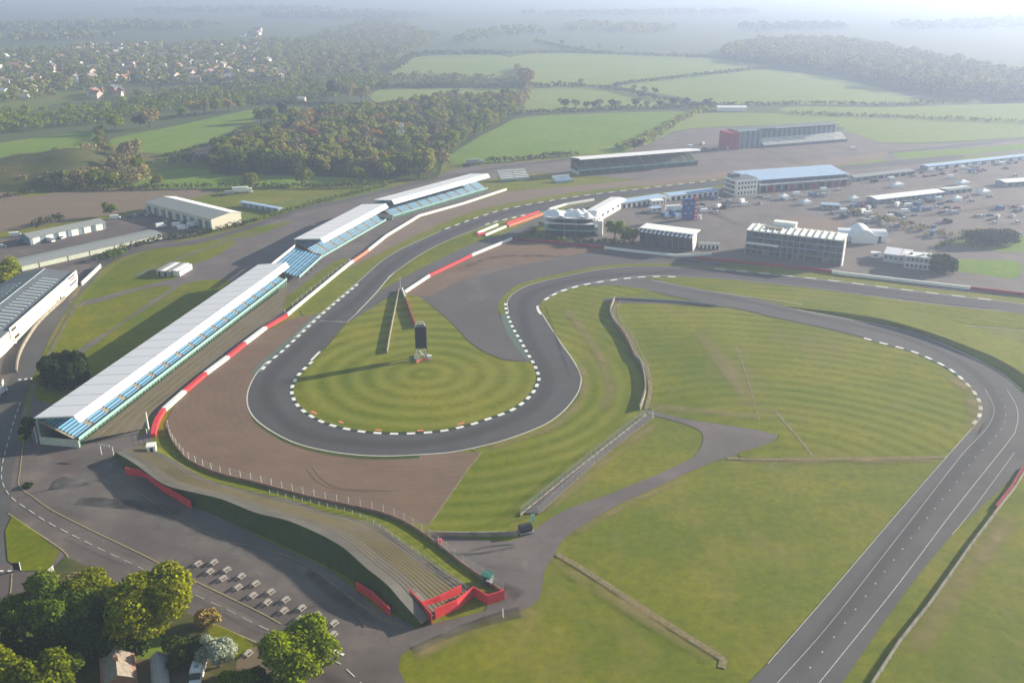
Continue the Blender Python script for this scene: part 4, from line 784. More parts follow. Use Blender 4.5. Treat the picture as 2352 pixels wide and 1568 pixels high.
# walkway behind the steps, then the steps
t = empty('spectator_bank', G(588, 1177), 0, 'curved spectator bank with stepped front and grass back slope darkened for shade', 'terrace'); o0 = t.location.copy()
wk = [a.lerp(b, .16) for a, b in zip(CA, FB)]
for a, b in zip(CA, wk): b.z = a.z - .12
mb = MB(); mb.sheet([p - o0 for p in CA], [p - o0 for p in wk]); mb.build('walkway', 'walkway', t)
mb = MB(); n = 12; last = wk
for k in range(n):
    q0, q1 = k / n, (k + 1) / n
    r0 = [a.lerp(b, q0) for a, b in zip(wk, FB)]; r1 = [a.lerp(b, q1) for a, b in zip(wk, FB)]
    lo0 = [Vector((p.x, p.y, a.z + (b.z - a.z) * q1)) for p, a, b in zip(r0, wk, FB)]; lo1 = [Vector((p.x, p.y, a.z + (b.z - a.z) * q1)) for p, a, b in zip(r1, wk, FB)]
    if k: mb.sheet([p - o0 for p in last], [p - o0 for p in lo0])
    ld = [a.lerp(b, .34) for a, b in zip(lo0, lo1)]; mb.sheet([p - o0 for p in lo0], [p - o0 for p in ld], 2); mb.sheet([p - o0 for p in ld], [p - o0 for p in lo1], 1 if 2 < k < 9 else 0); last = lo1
mb.build('steps', ['steps', 'step_mossy', 'step_shade'], t)
toe_px = [(258, 1050), (288, 1082), (334, 1091), (380, 1124), (440, 1161), (505, 1190), (588, 1224), (675, 1264), (760, 1304), (825, 1343), (870, 1378), (908, 1412), (955, 1443)]
TO = resample(cr(GL(toe_px), 5), N); mb = MB(); nk = 4; prev = CA
for k in range(1, nk + 1):
    row = []
    for i, (a, b) in enumerate(zip(CA, TO)):
        p = a.lerp(b, k / nk); p.z += (math.sin(i * 1.7 + k) * .18 if k < nk else 0) - .05 * (k == nk); row.append(p)
    mb.sheet([p - o0 for p in prev], [p - o0 for p in row]); prev = row
mb.build('back_slope', 'grass_bank', t)  # grass colour kept dark for the shade on this side of the bank
apx = [(345, 1012), (385, 1040), (412, 1060), (500, 1098), (588, 1118), (713, 1150), (838, 1177), (888, 1190), (938, 1213), (1000, 1254), (1060, 1305), (1113, 1342), (1140, 1362)]
AP = resample(cr(GL(apx), 5), N); mb = MB(); fl = [Vector((p.x, p.y, .42)) for p in FB]
for p in AP: p.z = .06
mb.sheet([p - o0 for p in fl], [p - o0 for p in AP]); mb.build('front_verge', 'grass_verge', t)
sub(t, 'end_block', 'concrete', fn=lambda mb: mb.ribbon([p - o0 for p in GL([(930, 1364), (968, 1402)])], 0, 1.2, 0, 2.4))
# ------------------------------------------------------------------ fences
def fence(pts, label, h=2.4, spacing=4.0, wires=5, base=0.0, basemat='concrete', postmat='mark', smooth=True, group=None, pw=.16, z=0.0):
    P = GL(pts); P = cr(P, 5) if smooth else P; L = plen(P); k = max(2, int(L / spacing)); Q = resample(P, k + 1); Fi = resample(P, max(2, k * 2)); o = Q[0].copy()
    t = empty('fence', o, 0, label, 'fence', group)
    if base: mb = MB(); mb.ribbon([p - o for p in Fi], -.15, .15, z, z + base); mb.build('base_wall', basemat, t)
    if wires:
        mb = MB()
        for w in range(wires):
            zz = z + base + (h - base) * (w + 1) / wires; mb.ribbon([p - o for p in Fi], -.02, .02, zz - .035, zz)
        mb.build('wire_panel', 'grey', t)
    pm = None
    for q in Q[:95]:
        if pm is None: mb = MB(); mb.box(-pw / 2, pw / 2, -pw / 2, pw / 2, z, z + h); pm = mb.build('post', postmat, t)
        else: c = pm.copy(); link(c, t); pm = c
        pm.location = q - o
    return t
fence([(386, 984), (393, 1008), (412, 1036), (437, 1061), (500, 1089), (588, 1111), (713, 1144), (838, 1171), (888, 1184), (938, 1206), (1000, 1248), (1060, 1296), (1113, 1333), (1155, 1362)], 'long post fence on low dark wall around the outside of gravel trap', 3.0, 3.4, 5, .9, 'rust')
patch('corridor', 'path', [(1201, 1180), (1326, 1078), (1484, 954), (1503, 957), (1376, 1058), (1243, 1180)], smooth=False)
line('corridor_edge', 'dirtline', [(1241, 1178), (1376, 1058), (1503, 958)], .5, smooth=False)
fence([(1195, 1184), (1326, 1078), (1484, 954)], 'left fence of the diagonal service corridor across the grass', 2.6, 2.6, 5, .7, 'concrete', smooth=False, group='corridor fences')
fence([(1235, 1182), (1372, 1058), (1500, 957)], 'right fence of the diagonal service corridor across the grass', 2.4, 2.6, 4, 0, smooth=False, group='corridor fences')
fence([(620, 1136), (720, 1160), (820, 1186), (900, 1234), (1000, 1302), (1070, 1356)], 'low crowd rail with posts along foot of the terrace steps', 1.2, 2.5, 2, 0, smooth=True, pw=.12, z=.4)
fence([(1425, 700), (1418, 718), (1424, 738), (1442, 762), (1458, 786), (1475, 823), (1488, 845), (1492, 870)], 'wire fence standing just behind the curved infield wall', 2.0, 4, 3, 0)
fence([(672, 706), (760, 636), (803, 604)], 'pale post fence behind the white wall at stand gap', 2.2, 5, 4, 0, smooth=False)
fence([(2290, 1182), (2230, 1262), (2143, 1386), (2068, 1480), (2009, 1572)], 'wire fence directly behind the long pale roadside wall', 1.5, 4.5, 2, 0, smooth=False, pw=.1)
# ------------------------------------------------------------------ small structures
def at(px, py, z=0): return G(px, py, z)
t = empty('scoreboard_tower', at(968, 822), rad(8), 'tall black scoreboard on white frame standing on the mown island', 'scoreboard')
sub(t, 'screen_box', 'dark', (-1.9, 1.9, -1.2, 1.2, 4.2, 12.6)); sub(t, 'screen_rim', 'slate', (-2.05, -1.92, -1.3, 1.3, 4.1, 12.7), (1.92, 2.05, -1.3, 1.3, 4.1, 12.7))
sub(t, 'top_truss', 'white', fn=lambda mb: [mb.beam(p, q, .18) for p, q in (((-1.9, -1.2, 12.6), (-1.2, -1, 13.8)), ((1.9, -1.2, 12.6), (1.2, -1, 13.8)), ((-1.2, -1, 13.8), (1.2, -1, 13.8)), ((-1.2, 1, 13.8), (1.2, 1, 13.8)), ((-1.9, 1.2, 12.6), (-1.2, 1, 13.8)), ((1.9, 1.2, 12.6), (1.2, 1, 13.8)))])
sub(t, 'support_frame', 'white', fn=lambda mb: [mb.beam(p, q, .3) for p, q in (((-2, -2, 0), (-1.4, -1, 4.2)), ((2, -2, 0), (1.4, -1, 4.2)), ((-2, 2, 0), (-1.4, 1, 4.2)), ((2, 2, 0), (1.4, 1, 4.2)), ((-2, -2, 0), (1.4, -1, 4.2)), ((2, -2, 0), (-1.4, -1, 4.2)), ((-1, -1.6, 2), (1, -1.6, 2)))])
sub(t, 'base_frame', 'grey', (-2.6, 2.4, -2.6, -2.2, 0, .7), (-2.6, -2.2, -2.6, 2.6, 0, .7), (2.4, 2.8, -2.6, 2.6, 0, .7)); sub(t, 'cable_box', 'white', (2.0, 3.6, -2.9, -1.9, .71, 1.9)); sub(t, 'ladder', 'grey', (2.06, 2.3, 1.35, 1.9, 0, 12.6))
def pole(px, py, h, label, cat='lamp post', name='lamp_post', r=.14, mat='mark', head=True, arm=1.2, group=None):
    t = empty(name, at(px, py), R.uniform(0, 6), label, cat, group)
    mb = MB(); mb.cyl(0, 0, r, 0, h, 8, r * .6); mb.build('post', mat, t)
    if head: sub(t, 'arm', mat, fn=lambda mb: mb.beam((0, 0, h - .1), (arm, 0, h + .1), .1)); sub(t, 'lamp_head', 'grey', (arm - .1, arm + .6, -.18, .18, h, h + .18))
    return t
pole(342, 991, 6.6, 'white pole standing at the near end of the tyre barrier', 'pole', 'pole', head=False, r=.3, mat='white')
pole(86, 1018, 5.5, 'pale pole beside the dark column tree by the road', 'pole', 'pole', head=False, mat='white')
for x, y, lab in ((1764, 470, 'left of two thin masts behind the gravel courtyard'), (1787, 470, 'right of two thin masts behind the gravel courtyard'), (1690, 420 + 60, 'thin mast on the paddock left of control tower cars'), (920, 700 - 30, 'pale camera pole at the corner of the pit entry walls')):
    pole(x, y, 7, lab, 'mast', 'mast', r=.12, head=False)
for x, y, lab in ((805, 605, 'small marshal light post on white wall by the stands'), (655, 722, 'small white post where red and white walls meet'), (1911, 646, 'white marker post at the track edge below the office block'), (1155, 1418, 'white post at the corner of the lower path'), (1499, 962, 'white gate post at the top of the corridor'), (338, 1000, 'short white post near the terrace end')):
    pole(x, y, 2.4, lab, 'post', 'marker_post', r=.14, mat='white', head=False)
t = empty('radio_mast', at(924, 352), 0, 'lattice radio mast with white dishes rising from the wood', 'mast')
sub(t, 'lattice', 'grey', fn=lambda mb: [mb.beam((a * 1.2, b * 1.2, 0), (a * .5, b * .5, 23), .22) for a, b in ((1, 1), (1, -1), (-1, 1), (-1, -1))] + [mb.beam((-.9, -.9, z), (.9, .9, z + 1.6), .14) for z in range(0, 22, 2)])
for z, x in ((21, -1.2), (21.5, .9), (16.5, -1.6), (17, 1.5), (22.5, 0)): sub(t, 'antenna_dish', 'white', (x - .9, x + .9, -.9, -.4, z - .9, z + .9))
def hut(px, py, w, d, h, wall, roof, label, rot=0.0, name='marshal_hut', door='dark'):
    t = empty(name, at(px, py), rot, label, 'hut'); sub(t, 'wall', wall, (-w / 2, w / 2, -d / 2, d / 2, 0, h))
    mb = MB(); mb.prism([(-d / 2 - .15, h), (d / 2 + .15, h + .25), (d / 2 + .15, h + .4), (-d / 2 - .15, h + .15)][::-1], -w / 2 - .15, w / 2 + .15); mb.build('roof', roof, t)
    sub(t, 'door', door, (-.45, .45, -d / 2 - .05, -d / 2 - .003, .02, min(2, h - .2))); return t
hut(1120, 1336, 2.2, 1.8, 2.0, 'hutgreen', 'hutgreen', 'dark green hut on the service yard beside the gravel fence', rad(-30))
hut(350, 1038, 2.4, 2.2, 2.3, 'white', 'canopy', 'white hut on the bank top near the terrace end', rad(15))
hut(1124, 1344, 1.0, .8, 1.3, 'rooflight', 'white', 'small white cabinet touching the dark green hut', rad(-30), 'service_cabinet')
t = empty('marshal_post', at(1207, 1222), rad(20), 'black marshal shelter with mint green panel at corridor foot', 'hut')
mb = MB(); mb.prism([(-1, .7), (1, .7), (1.1, 1.6), (.6, 2.3), (-.6, 2.3), (-1.1, 1.6)], -1.6, 1.5); mb.build('shelter', 'dark', t); sub(t, 'platform', 'grey', (-1.9, 1.9, -1.3, 1.3, .4, .65)); sub(t, 'leg', 'grey', *[(x, x + .15, y, y + .15, 0, .4) for x in (-1.8, 1.6) for y in (-1.2, 1.0)])
sub(t, 'side_panel', 'signgreen', (1.9, 2.9, 1.5, 1.62, 1.6, 3.8)); sub(t, 'panel_post', 'mark', (1.85, 1.95, 1.52, 1.6, 0, 3.8), (2.9, 3.0, 1.52, 1.6, 0, 3.8))
t = empty('entrance_frame', at(247, 1046), rad(-10), 'bare metal entrance frame behind the end of the grandstand', 'gate'); sub(t, 'post', 'mark', (-2, -1.85, 0, .15, 0, 3)); sub(t, 'post', 'mark', (1.85, 2, 0, .15, 0, 3)); sub(t, 'sign_board', 'mark', (-2.2, 1.2, -.05, .1, 3.01, 3.5))
t = empty('field_gate', at(98, 1330), rad(75), 'white barred gate below the grass triangle', 'gate')
for z in (.3, .7, 1.1): sub(t, 'bar', 'white', (0, 3.6, 0, .08, z, z + .1))
for x in (0, 3.5): sub(t, 'post', 'white', (x, x + .14, -.03, .11, 0, 1.4))
t = empty('notice_board', at(40, 1311), rad(5), 'dark upright board at the foot of the grass triangle', 'sign'); sub(t, 'board', 'dark', (-.8, .7, 0, .12, .3, 2.3)); sub(t, 'post', 'white', (.72, .84, -.02, .14, 0, 2.4))
# ------------------------------------------------------------------ picnic tables
def picnic():
    t = empty('picnic_table', (0, 0, 0))
    sub(t, 'table_top', 'wood', (-.9, .9, -.38, .38, .72, .77))
    for s in (-1, 1): sub(t, 'bench', 'wood', (-.9, .9, s * .72 - .14, s * .72 + .14, .42, .47))
    for x in (-.65, .65): sub(t, 'leg_frame', 'wood', fn=lambda mb: [mb.beam((x, -.75, 0), (x, -.25, .71), .09), mb.beam((x, .75, 0), (x, .25, .71), .09), mb.beam((x, -.78, .38), (x, .78, .38), .08)])
    return t
ordn = ['first', 'second', 'third', 'fourth', 'fifth', 'sixth', 'seventh', 'eighth', 'ninth', 'tenth']
rowA = [(455, 1293), (482, 1311), (512, 1327), (547, 1347), (581, 1366), (614, 1382), (652, 1401), (688, 1420)]
rowB = [(491, 1290), (521, 1307), (554, 1322), (587, 1339), (622, 1358), (656, 1376), (693, 1395), (728, 1411), (767, 1430)]
proto = picnic(); first = True
for pts, nm in ((rowA, 'roadside'), (rowB, 'inner')):
    for i, (x, y) in enumerate(pts):
        o = proto if first else copy_tree(proto); first = False
        o.location = at(x, y + 4); o.rotation_euler = (0, 0, rad(58 + R.uniform(-5, 5))); setp(o, 'wooden picnic table, %s from upper left end of the %s row' % (ordn[i], nm), 'picnic table', 'picnic tables on the tarmac lot')
for x, y, lab in ((765, 1460, 'wooden picnic table right of the round bright tree'), (638, 1546, 'wooden picnic table half hidden below the round bright tree'), (570, 1503, 'wooden picnic table on soil left of the round bright tree')):
    o = copy_tree(proto); o.location = at(x, y); o.rotation_euler = (0, 0, rad(60)); setp(o, lab, 'picnic table', 'picnic tables on the tarmac lot')
# ------------------------------------------------------------------ vehicles
def vehicle(paint, kind):
    n, (l, w, h) = {'car': ('parked_car', (4.3, 1.8, .85)), 'van': ('parked_van', (5.6, 2.1, 1.2)), 'lorry': ('parked_lorry', (12, 2.5, 1.3))}[kind]
    t = empty(n, (0, 0, 0)); mb = MB()
    if kind == 'car':
        mb.prism([(-w / 2, .3), (w / 2, .3), (w / 2, h), (-w / 2, h)], -l / 2, l / 2); mb.build('body', paint, t)
        mb = MB(); a, b = -l * .3, l * .28; mb.add([(a, -.82, h + .01), (b + .5, -.82, h + .01), (b + .5, .82, h + .01), (a, .82, h + .01), (a + .5, -.68, 1.45), (b - .3, -.68, 1.45), (b - .3, .68, 1.45), (a + .5, .68, 1.45)], [(0, 1, 5, 4), (1, 2, 6, 5), (2, 3, 7, 6), (3, 0, 4, 7)]); mb.build('window', 'glass', t)
        mb = MB(); mb.box(a + .5, b - .3, -.7, .7, 1.451, 1.5); mb.build('roof', paint, t)
    elif kind == 'van':
        mb.prism([(-w / 2, .35), (w / 2, .35), (w / 2, 2.3), (w / 2 - .2, 2.45), (-w / 2 + .2, 2.45), (-w / 2, 2.3)], -l / 2, l * .28); mb.box(l * .281, l / 2, -w / 2 + .05, w / 2 - .05, .35, 1.3); mb.build('body', paint, t)
        sub(t, 'window', 'glass', (l * .282, l * .36, -.9, .9, 1.31, 2.1))
    else:
        mb.box(-l / 2, l * .28, -w / 2, w / 2, .9, 3.9); mb.build('trailer', paint, t); sub(t, 'cab', paint, (l * .31, l / 2, -1.2, 1.2, .5, 3.0)); sub(t, 'window', 'glass', (l / 2, l / 2 + .04, -1, 1, 1.7, 2.6)); sub(t, 'chassis', 'dark', (-l / 2, l / 2 - .3, -.5, .5, .5, .88))
    for x in (-l * .32, l * .32):
        for s in (-1, 1): sub(t, 'wheel', 'tyre', fn=lambda mb: [mb.add([(x + .34 * math.cos(a * math.pi / 5), s * (w / 2 - .05) + e, .34 + .34 * math.sin(a * math.pi / 5)) for e in (-.1, .1) for a in range(10)], [(i, (i + 1) % 10, 10 + (i + 1) % 10, 10 + i) for i in range(10)] + [tuple(range(10))[::-1], tuple(range(10, 20))])])
    return t
VP_ = {}
CARS = [(1660, 478, 'car', 'car_dark', 20, 'dark car under the left side of control tower'), (1621, 479, 'car', 'car_grey', 30, 'grey car just right of the blue display tower top'), (1612, 472, 'car', 'car_dark', 25, 'black car behind the blue and red display tower'), (1640, 482 - 24, 'van', 'car_blue', 20, 'blue van between pit garages and control tower'),
 (1650, 484 - 25, 'car', 'car_white', 15, 'white car beside blue van near control tower'), (1672, 464, 'car', 'car_white', 30, 'white car directly left of control tower base'), (1632, 486, 'car', 'car_grey', 35, 'silver car nearest to the display tower on its right'), (1648, 490, 'car', 'car_white', 20, 'lone white car below the row beside the display tower'),
 (1668, 486 - 14, 'car', 'car_dark', 50, 'dark car standing lowest beneath the control tower'), (1489, 488, 'car', 'car_white', 10, 'white car left of the small paddock cabin'), (1478, 491, 'car', 'car_dark', 20, 'black car left of a white car near the bright tree'), (1550, 486, 'lorry', 'car_white', 15, 'long white trailer left of the blue display tower'),
 (1744, 455, 'car', 'car_grey', 10, 'silver car below the right corner of control tower'), (1763, 457, 'car', 'car_white', 10, 'white car in front of the garage block left end'), (1892, 423 + 16, 'van', 'car_white', 15, 'white van in front of garage block centre'), (1925, 446 - 8, 'car', 'car_white', 10, 'white car in front of garage block right end'), (1830, 449, 'van', 'car_white', 15, 'white van before the third of garage doors'),
 (2150, 456 + 22, 'car', 'car_white', 5, 'white car just below long white roofed paddock building'), (2104, 481, 'car', 'car_dark', 40, 'leftmost dark car of the cluster on open paddock'), (2114, 480, 'car', 'car_grey', 40, 'silver car in the middle of the open paddock cluster'), (2125, 478, 'car', 'car_red', 40, 'reddish car at right end of open paddock cluster'), (2098, 496, 'car', 'car_grey', 15, 'lone silver car between office block marquee and cluster'),
 (2161, 490, 'car', 'car_dark', 20, 'dark car of the pair right of the cluster'), (2173, 487, 'car', 'car_white', 25, 'white car of the pair right of the cluster'), (2253, 499, 'car', 'car_white', 10, 'isolated white car above the dark hedge block'), (2243, 499, 'car', 'car_grey', 15, 'grey car touching the isolated white car'), (1981, 489, 'van', 'car_white', 40, 'white van left of two above the marquee'), (1992, 492, 'car', 'car_white', 30, 'small white car right of the van above marquee'), (1993, 512, 'van', 'car_grey', 10, 'grey van amid trees behind the marquee'),
 (2078, 489, 'van', 'car_white', 10, 'white van at the edge of trees behind marquee'), (2330, 405, 'car', 'car_white', 5, 'white car beside far garages near the right edge'), (2185, 410, 'van', 'car_white', 10, 'white van between far garages and short grey building'), (2240, 399, 'car', 'car_white', 5, 'white car beside the middle of the farthest garages'),
 (370, 522, 'van', 'car_white', 40, 'leftmost white van parked outside the warehouse'), (408, 520, 'van', 'car_white', 30, 'second white van from left outside the warehouse'), (442, 520, 'van', 'car_white', 35, 'white van nearest to the warehouse cream end'), (428, 510, 'car', 'car_blue', 30, 'blue car close to the warehouse doors'), (420, 527, 'van', 'car_white', 25, 'white van at the hedge in front of warehouse'), (380, 512, 'car', 'car_white', 60, 'white car behind the vans near the warehouse doors'),
 (342, 488 + 6, 'car', 'car_white', 70, 'white car at the far corner of the warehouse'), (322, 494, 'car', 'car_grey', 70, 'silver car in line left of the warehouse corner'), (310, 497, 'car', 'car_white', 70, 'second car in line left of the warehouse corner'), (300, 499, 'car', 'car_dark', 70, 'dark car at the end of line by round bush'), (265, 503, 'van', 'car_white', 15, 'white van beside the round bush at workshop end'),
 (118, 555, 'van', 'car_white', -40, 'white van parked against the workshop front'), (140, 548, 'car', 'car_white', -35, 'white car right of the van at the workshop'), (50, 556, 'car', 'car_blue', 10, 'dark blue car in the shade left of workshop'), (4, 568, 'car', 'car_white', 10, 'white car at the left edge beside the workshop yard'), (36, 543, 'van', 'car_white', 20, 'white van behind the left end of workshop'),
 (557, 443, 'lorry', 'car_white', 10, 'white lorry on the road above the dark container'), (527, 447, 'van', 'car_grey', 15, 'grey van left of white lorry above the container'), (510, 450, 'car', 'car_dark', 15, 'black car left of the grey van on field edge'),
 (-2, 905, 'van', 'car_white', 70, 'white van at left edge beside the light green wall'), (1090, 378, 'lorry', 'car_grey', 10, 'grey lorry by the hedge behind the far stand'), (1072, 383, 'van', 'car_dark', 20, 'dark van left of the grey lorry behind stand'), (20, 795, 'van', 'car_white', 60, 'white van below the front corner of the factory'), (1960, 352 - 8, 'van', 'car_white', 10, 'white van right of the red ended grandstand')]
for x, y, kind, paint, rot, lab in CARS:
    k = (kind, paint); o = copy_tree(VP_[k]) if k in VP_ else vehicle(paint, kind); VP_.setdefault(k, o)
    o.location = at(x, y); o.rotation_euler = (0, 0, rad(rot)); setp(o, lab, {'car': 'car', 'van': 'van', 'lorry': 'lorry'}[kind], 'parked vehicles')
t = empty('motorhome', at(455, 1556), rad(97), 'white motorhome with dark rear parked beside the white blossom tree', 'motorhome')
mb = MB(); mb.prism([(-1.15, .5), (1.15, .5), (1.15, 2.7), (1.0, 2.85), (-1.0, 2.85), (-1.15, 2.7)], -1.2, 5.6); mb.build('body', 'car_white', t); sub(t, 'cab', 'car_white', (-3.0, -1.21, -1.05, 1.05, .5, 1.5)); sub(t, 'windscreen', 'glass', (-2.2, -1.22, -.95, .95, 1.51, 2.3)); sub(t, 'solar_panel', 'ltblue', (3.2, 4.8, -.8, .8, 2.86, 2.92)); sub(t, 'roof_hatch', 'dark', (1.2, 1.9, -.35, .35, 2.86, 2.98)); sub(t, 'roof_hatch', 'grey', (-.4, .4, -.4, .4, 2.86, 2.98))
for x in (-2.2, 4.2):
    for s in (-1.06, .86): sub(t, 'wheel', 'tyre', (x - .35, x + .35, s, s + .2, 0, .7))
# ------------------------------------------------------------------ foliage
def leaf_cloud(blobs, n, size, rng, flat_=1.0, inner=.72):
    """leaf clumps as small bent quads over overlapping blobs (x, y, z, r) -> vertices, faces"""
    B = np.array(blobs, dtype=float); w = B[:, 3] ** 2; w /= w.sum()
    idx = rng.choice(len(B), n, p=w); d = rng.normal(size=(n, 3)); d /= np.linalg.norm(d, axis=1)[:, None]; d[:, 2] = np.where(d[:, 2] < -.35, -d[:, 2], d[:, 2])
    rr = B[idx, 3] * (inner + (1.06 - inner) * rng.random(n) ** .5 + .22 * rng.random(n) ** 6); c = B[idx, :3] + d * rr[:, None] * np.array([1, 1, flat_])
    nrm = d + rng.normal(size=(n, 3)) * .55; nrm /= np.linalg.norm(nrm, axis=1)[:, None]
    t = np.cross(nrm, rng.normal(size=(n, 3))); t /= np.linalg.norm(t, axis=1)[:, None]; b = np.cross(nrm, t)
    s = size * (.55 + .9 * rng.random(n))[:, None]; k = (.7 + .6 * rng.random(n))[:, None]
    v = np.stack([c - t * s - b * s * k * .4, c + b * -s * .8 * k + t * s * .2, c + t * s + b * s * .3, c + b * s * k - t * s * .1], 1).reshape(-1, 3)
    return v, n
def quads(name, v, n, mat):
    me = bpy.data.meshes.new(name); me.vertices.add(4 * n); me.vertices.foreach_set("co", v.astype(np.float32).ravel()); me.loops.add(4 * n)
    me.loops.foreach_set("vertex_index", np.arange(4 * n, dtype=np.int32)); me.polygons.add(n); me.polygons.foreach_set("loop_start", np.arange(0, 4 * n, 4, dtype=np.int32))
    try: me.polygons.foreach_set("loop_total", np.full(n, 4, dtype=np.int32))
    except Exception: pass
    me.update(calc_edges=True); me.materials.append(M[mat]); return me
def blobs_for(r, h, rng, k=9, low=.35):
    out = [(0, 0, h - r * .95, r * .62)]
    for i in range(k):
        a = i * 2.4 + rng.random(); q = r * (.40 + .42 * rng.random()); z = h * low + (h * (1 - low) - r * .4) * rng.random() ** .8
        out.append((q * math.cos(a), q * math.sin(a), z, r * (.22 + .26 * rng.random())))
    return out
def trunk_mesh(h, r, rng, limbs=4):
    mb = MB(); mb.cyl(0, 0, r, -.2, h * .55, 7, r * .55)
    for i in range(limbs):
        a = i * 6.28 / limbs + rng.random(); z = h * (.25 + .1 * i / limbs)
        mb.beam((0, 0, z), (math.cos(a) * h * .28, math.sin(a) * h * .28, z + h * .35), r * .6)
    me = bpy.data.meshes.new('trunk'); me.from_pydata(mb.v, [], mb.f); me.materials.append(M['bark']); return me
def tree_proto(seed, r, h, n, size, mat, k=9, low=.35, flat_=1.0):
    rng = np.random.default_rng(seed); v, n = leaf_cloud(blobs_for(r, h, rng, k, low), n, size, rng, flat_)
    return quads('crown', v, n, mat), trunk_mesh(h, r * .06 + .1, rng)
def plant(pr, loc, s=1.0, rot=None, label='', name='tree', cat='tree', group=None, sz=None):
    t = empty(name, loc, R.uniform(0, 6.28) if rot is None else rot, label, cat, group); t.scale = (s, s, sz or s)
    for me, nm in zip(pr, ('crown', 'trunk')): link(bpy.data.objects.new(nm, me), t)
    return t
# near trees
def near(px, py, r, h, mat, label, seed, n=9000, size=.32, k=14, low=.3, name='broadleaf_tree'):
    return plant(tree_proto(seed, r, h, n, size, mat, k, low), at(px, py), label=label, name=name)
near(352, 1452, 8.4, 15, 'leaf_gold', 'largest golden green tree at the roadside left of picnic tables', 1, 15000, .34, 22, .18)
near(690, 1550, 7.2, 12.5, 'leaf_bright', 'round bright lime tree at the bottom beside the road', 2, 13000, .32, 20, .18)
near(232, 1420, 5.6, 11.5, 'leaf_yellow', 'yellow green tree left of the largest golden tree', 3, 8000)
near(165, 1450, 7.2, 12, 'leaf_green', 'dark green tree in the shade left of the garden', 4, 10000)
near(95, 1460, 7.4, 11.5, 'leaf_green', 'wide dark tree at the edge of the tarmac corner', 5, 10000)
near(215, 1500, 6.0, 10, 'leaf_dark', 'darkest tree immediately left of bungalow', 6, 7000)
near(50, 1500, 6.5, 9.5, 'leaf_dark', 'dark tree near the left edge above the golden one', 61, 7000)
near(10, 1590, 5.0, 10, 'leaf_gold', 'golden tree at the bottom left corner', 7, 7000)
near(158, 1560, 3.6, 7, 'leaf_green', 'small rounded green bush tree left of bungalow', 8, 4500, .28)
near(120, 1620, 5.6, 9, 'leaf_yellow', 'pale yellow green tree at the bottom left', 9, 8000, .3)
near(505, 1532, 3.6, 7.6, 'blossom', 'white blossom tree beside the motorhome', 10, 3600, .26, 12, .2, 'blossom_tree')
near(540, 1600, 4.0, 5.5, 'leaf_green', 'low green bush below white blossom tree', 11, 4500, .28, name='bush')
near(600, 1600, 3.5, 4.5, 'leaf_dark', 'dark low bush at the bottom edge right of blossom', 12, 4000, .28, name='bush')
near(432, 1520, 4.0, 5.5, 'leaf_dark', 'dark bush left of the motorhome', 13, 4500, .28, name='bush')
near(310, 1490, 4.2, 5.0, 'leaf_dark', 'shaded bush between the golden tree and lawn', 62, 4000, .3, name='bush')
near(480, 1436, 2.8, 3.6, 'leaf_brown', 'thin brown shrub on grass right of golden tree', 14, 1400, .25, name='shrub')
near(212, 1345, 3.2, 2.6, 'leaf_brown', 'bare brown scrub beside the road above the dark trees', 15, 1300, .3, name='shrub')
near(165, 1352, 3.6, 2.4, 'leaf_brown', 'bare brown scrub below the grass triangle', 16, 1400, .3, name='shrub')
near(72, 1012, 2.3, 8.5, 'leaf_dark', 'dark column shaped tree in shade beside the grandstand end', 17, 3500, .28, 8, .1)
near(14, 664, 8.0, 13, 'leaf_bright', 'lime green tree at left edge above the blue roofed factory', 18, 9000, .34, 16, .2)
near(64, 1118, 1.3, 1.0, 'leaf_dark', 'dark low shrub on the verge beside the road bend', 19, 500, .2, name='shrub')
near(92, 874, 2.6, 2.4, 'leaf_yellow', 'small pale bush at the crossing beside clipped hedge', 20, 1500, .25, name='bush')
near(1412, 550, 5.2, 10.5, 'leaf_bright', 'bright yellow green tree left of the striped awning suite', 21, 5000, .34, 12, .2)
near(1444, 556, 4.8, 8.0, 'leaf_yellow', 'lower yellow tree touching the striped awning suite', 22, 4000, .34, 12, .2)
rng = np.random.default_rng(5)                                       # the big clipped evergreen
bl = [(6 * math.cos(a) * q, 6 * math.sin(a) * q, z, 2.0) for a in np.linspace(0, 6.0, 11) for z in (2.0, 4.4, 6.8, 8.2) for q in (.95,)] + [(2 * math.cos(a), 2 * math.sin(a), 6.5, 2.2) for a in (0, 2, 4)]
v, n = leaf_cloud(bl, 13000, .3, rng); plant((quads('crown', v, n, 'leaf_dark'), trunk_mesh(7, .5, rng)), at(153, 884), label='huge dark clipped evergreen clump with hollow top behind the grandstand', name='evergreen_clump', rot=0)
for i, (x, y, w, d, h, lab) in enumerate([(2272, 560, 12, 4.5, 6.5, 'dark rectangular hedge block on the paddock grass at right'), (2160, 622, 4.2, 4.5, 7.5, 'dark clipped bush right of the two storey pale block')]):
    bl = [(a, b, z, 1.7) for a in np.arange(-w, w + .1, 2.0) for b in np.arange(-d, d + .1, 2.2) for z in np.arange(1.5, h - .8, 1.8)]
    v, n = leaf_cloud(bl, 7000, .38, rng); o = bpy.data.objects.new('hedge_block', quads('hedge_block', v, n, 'leaf_dark')); link(o); o.location = at(x, y); o.rotation_euler = (0, 0, .1); setp(o, lab, 'hedge')
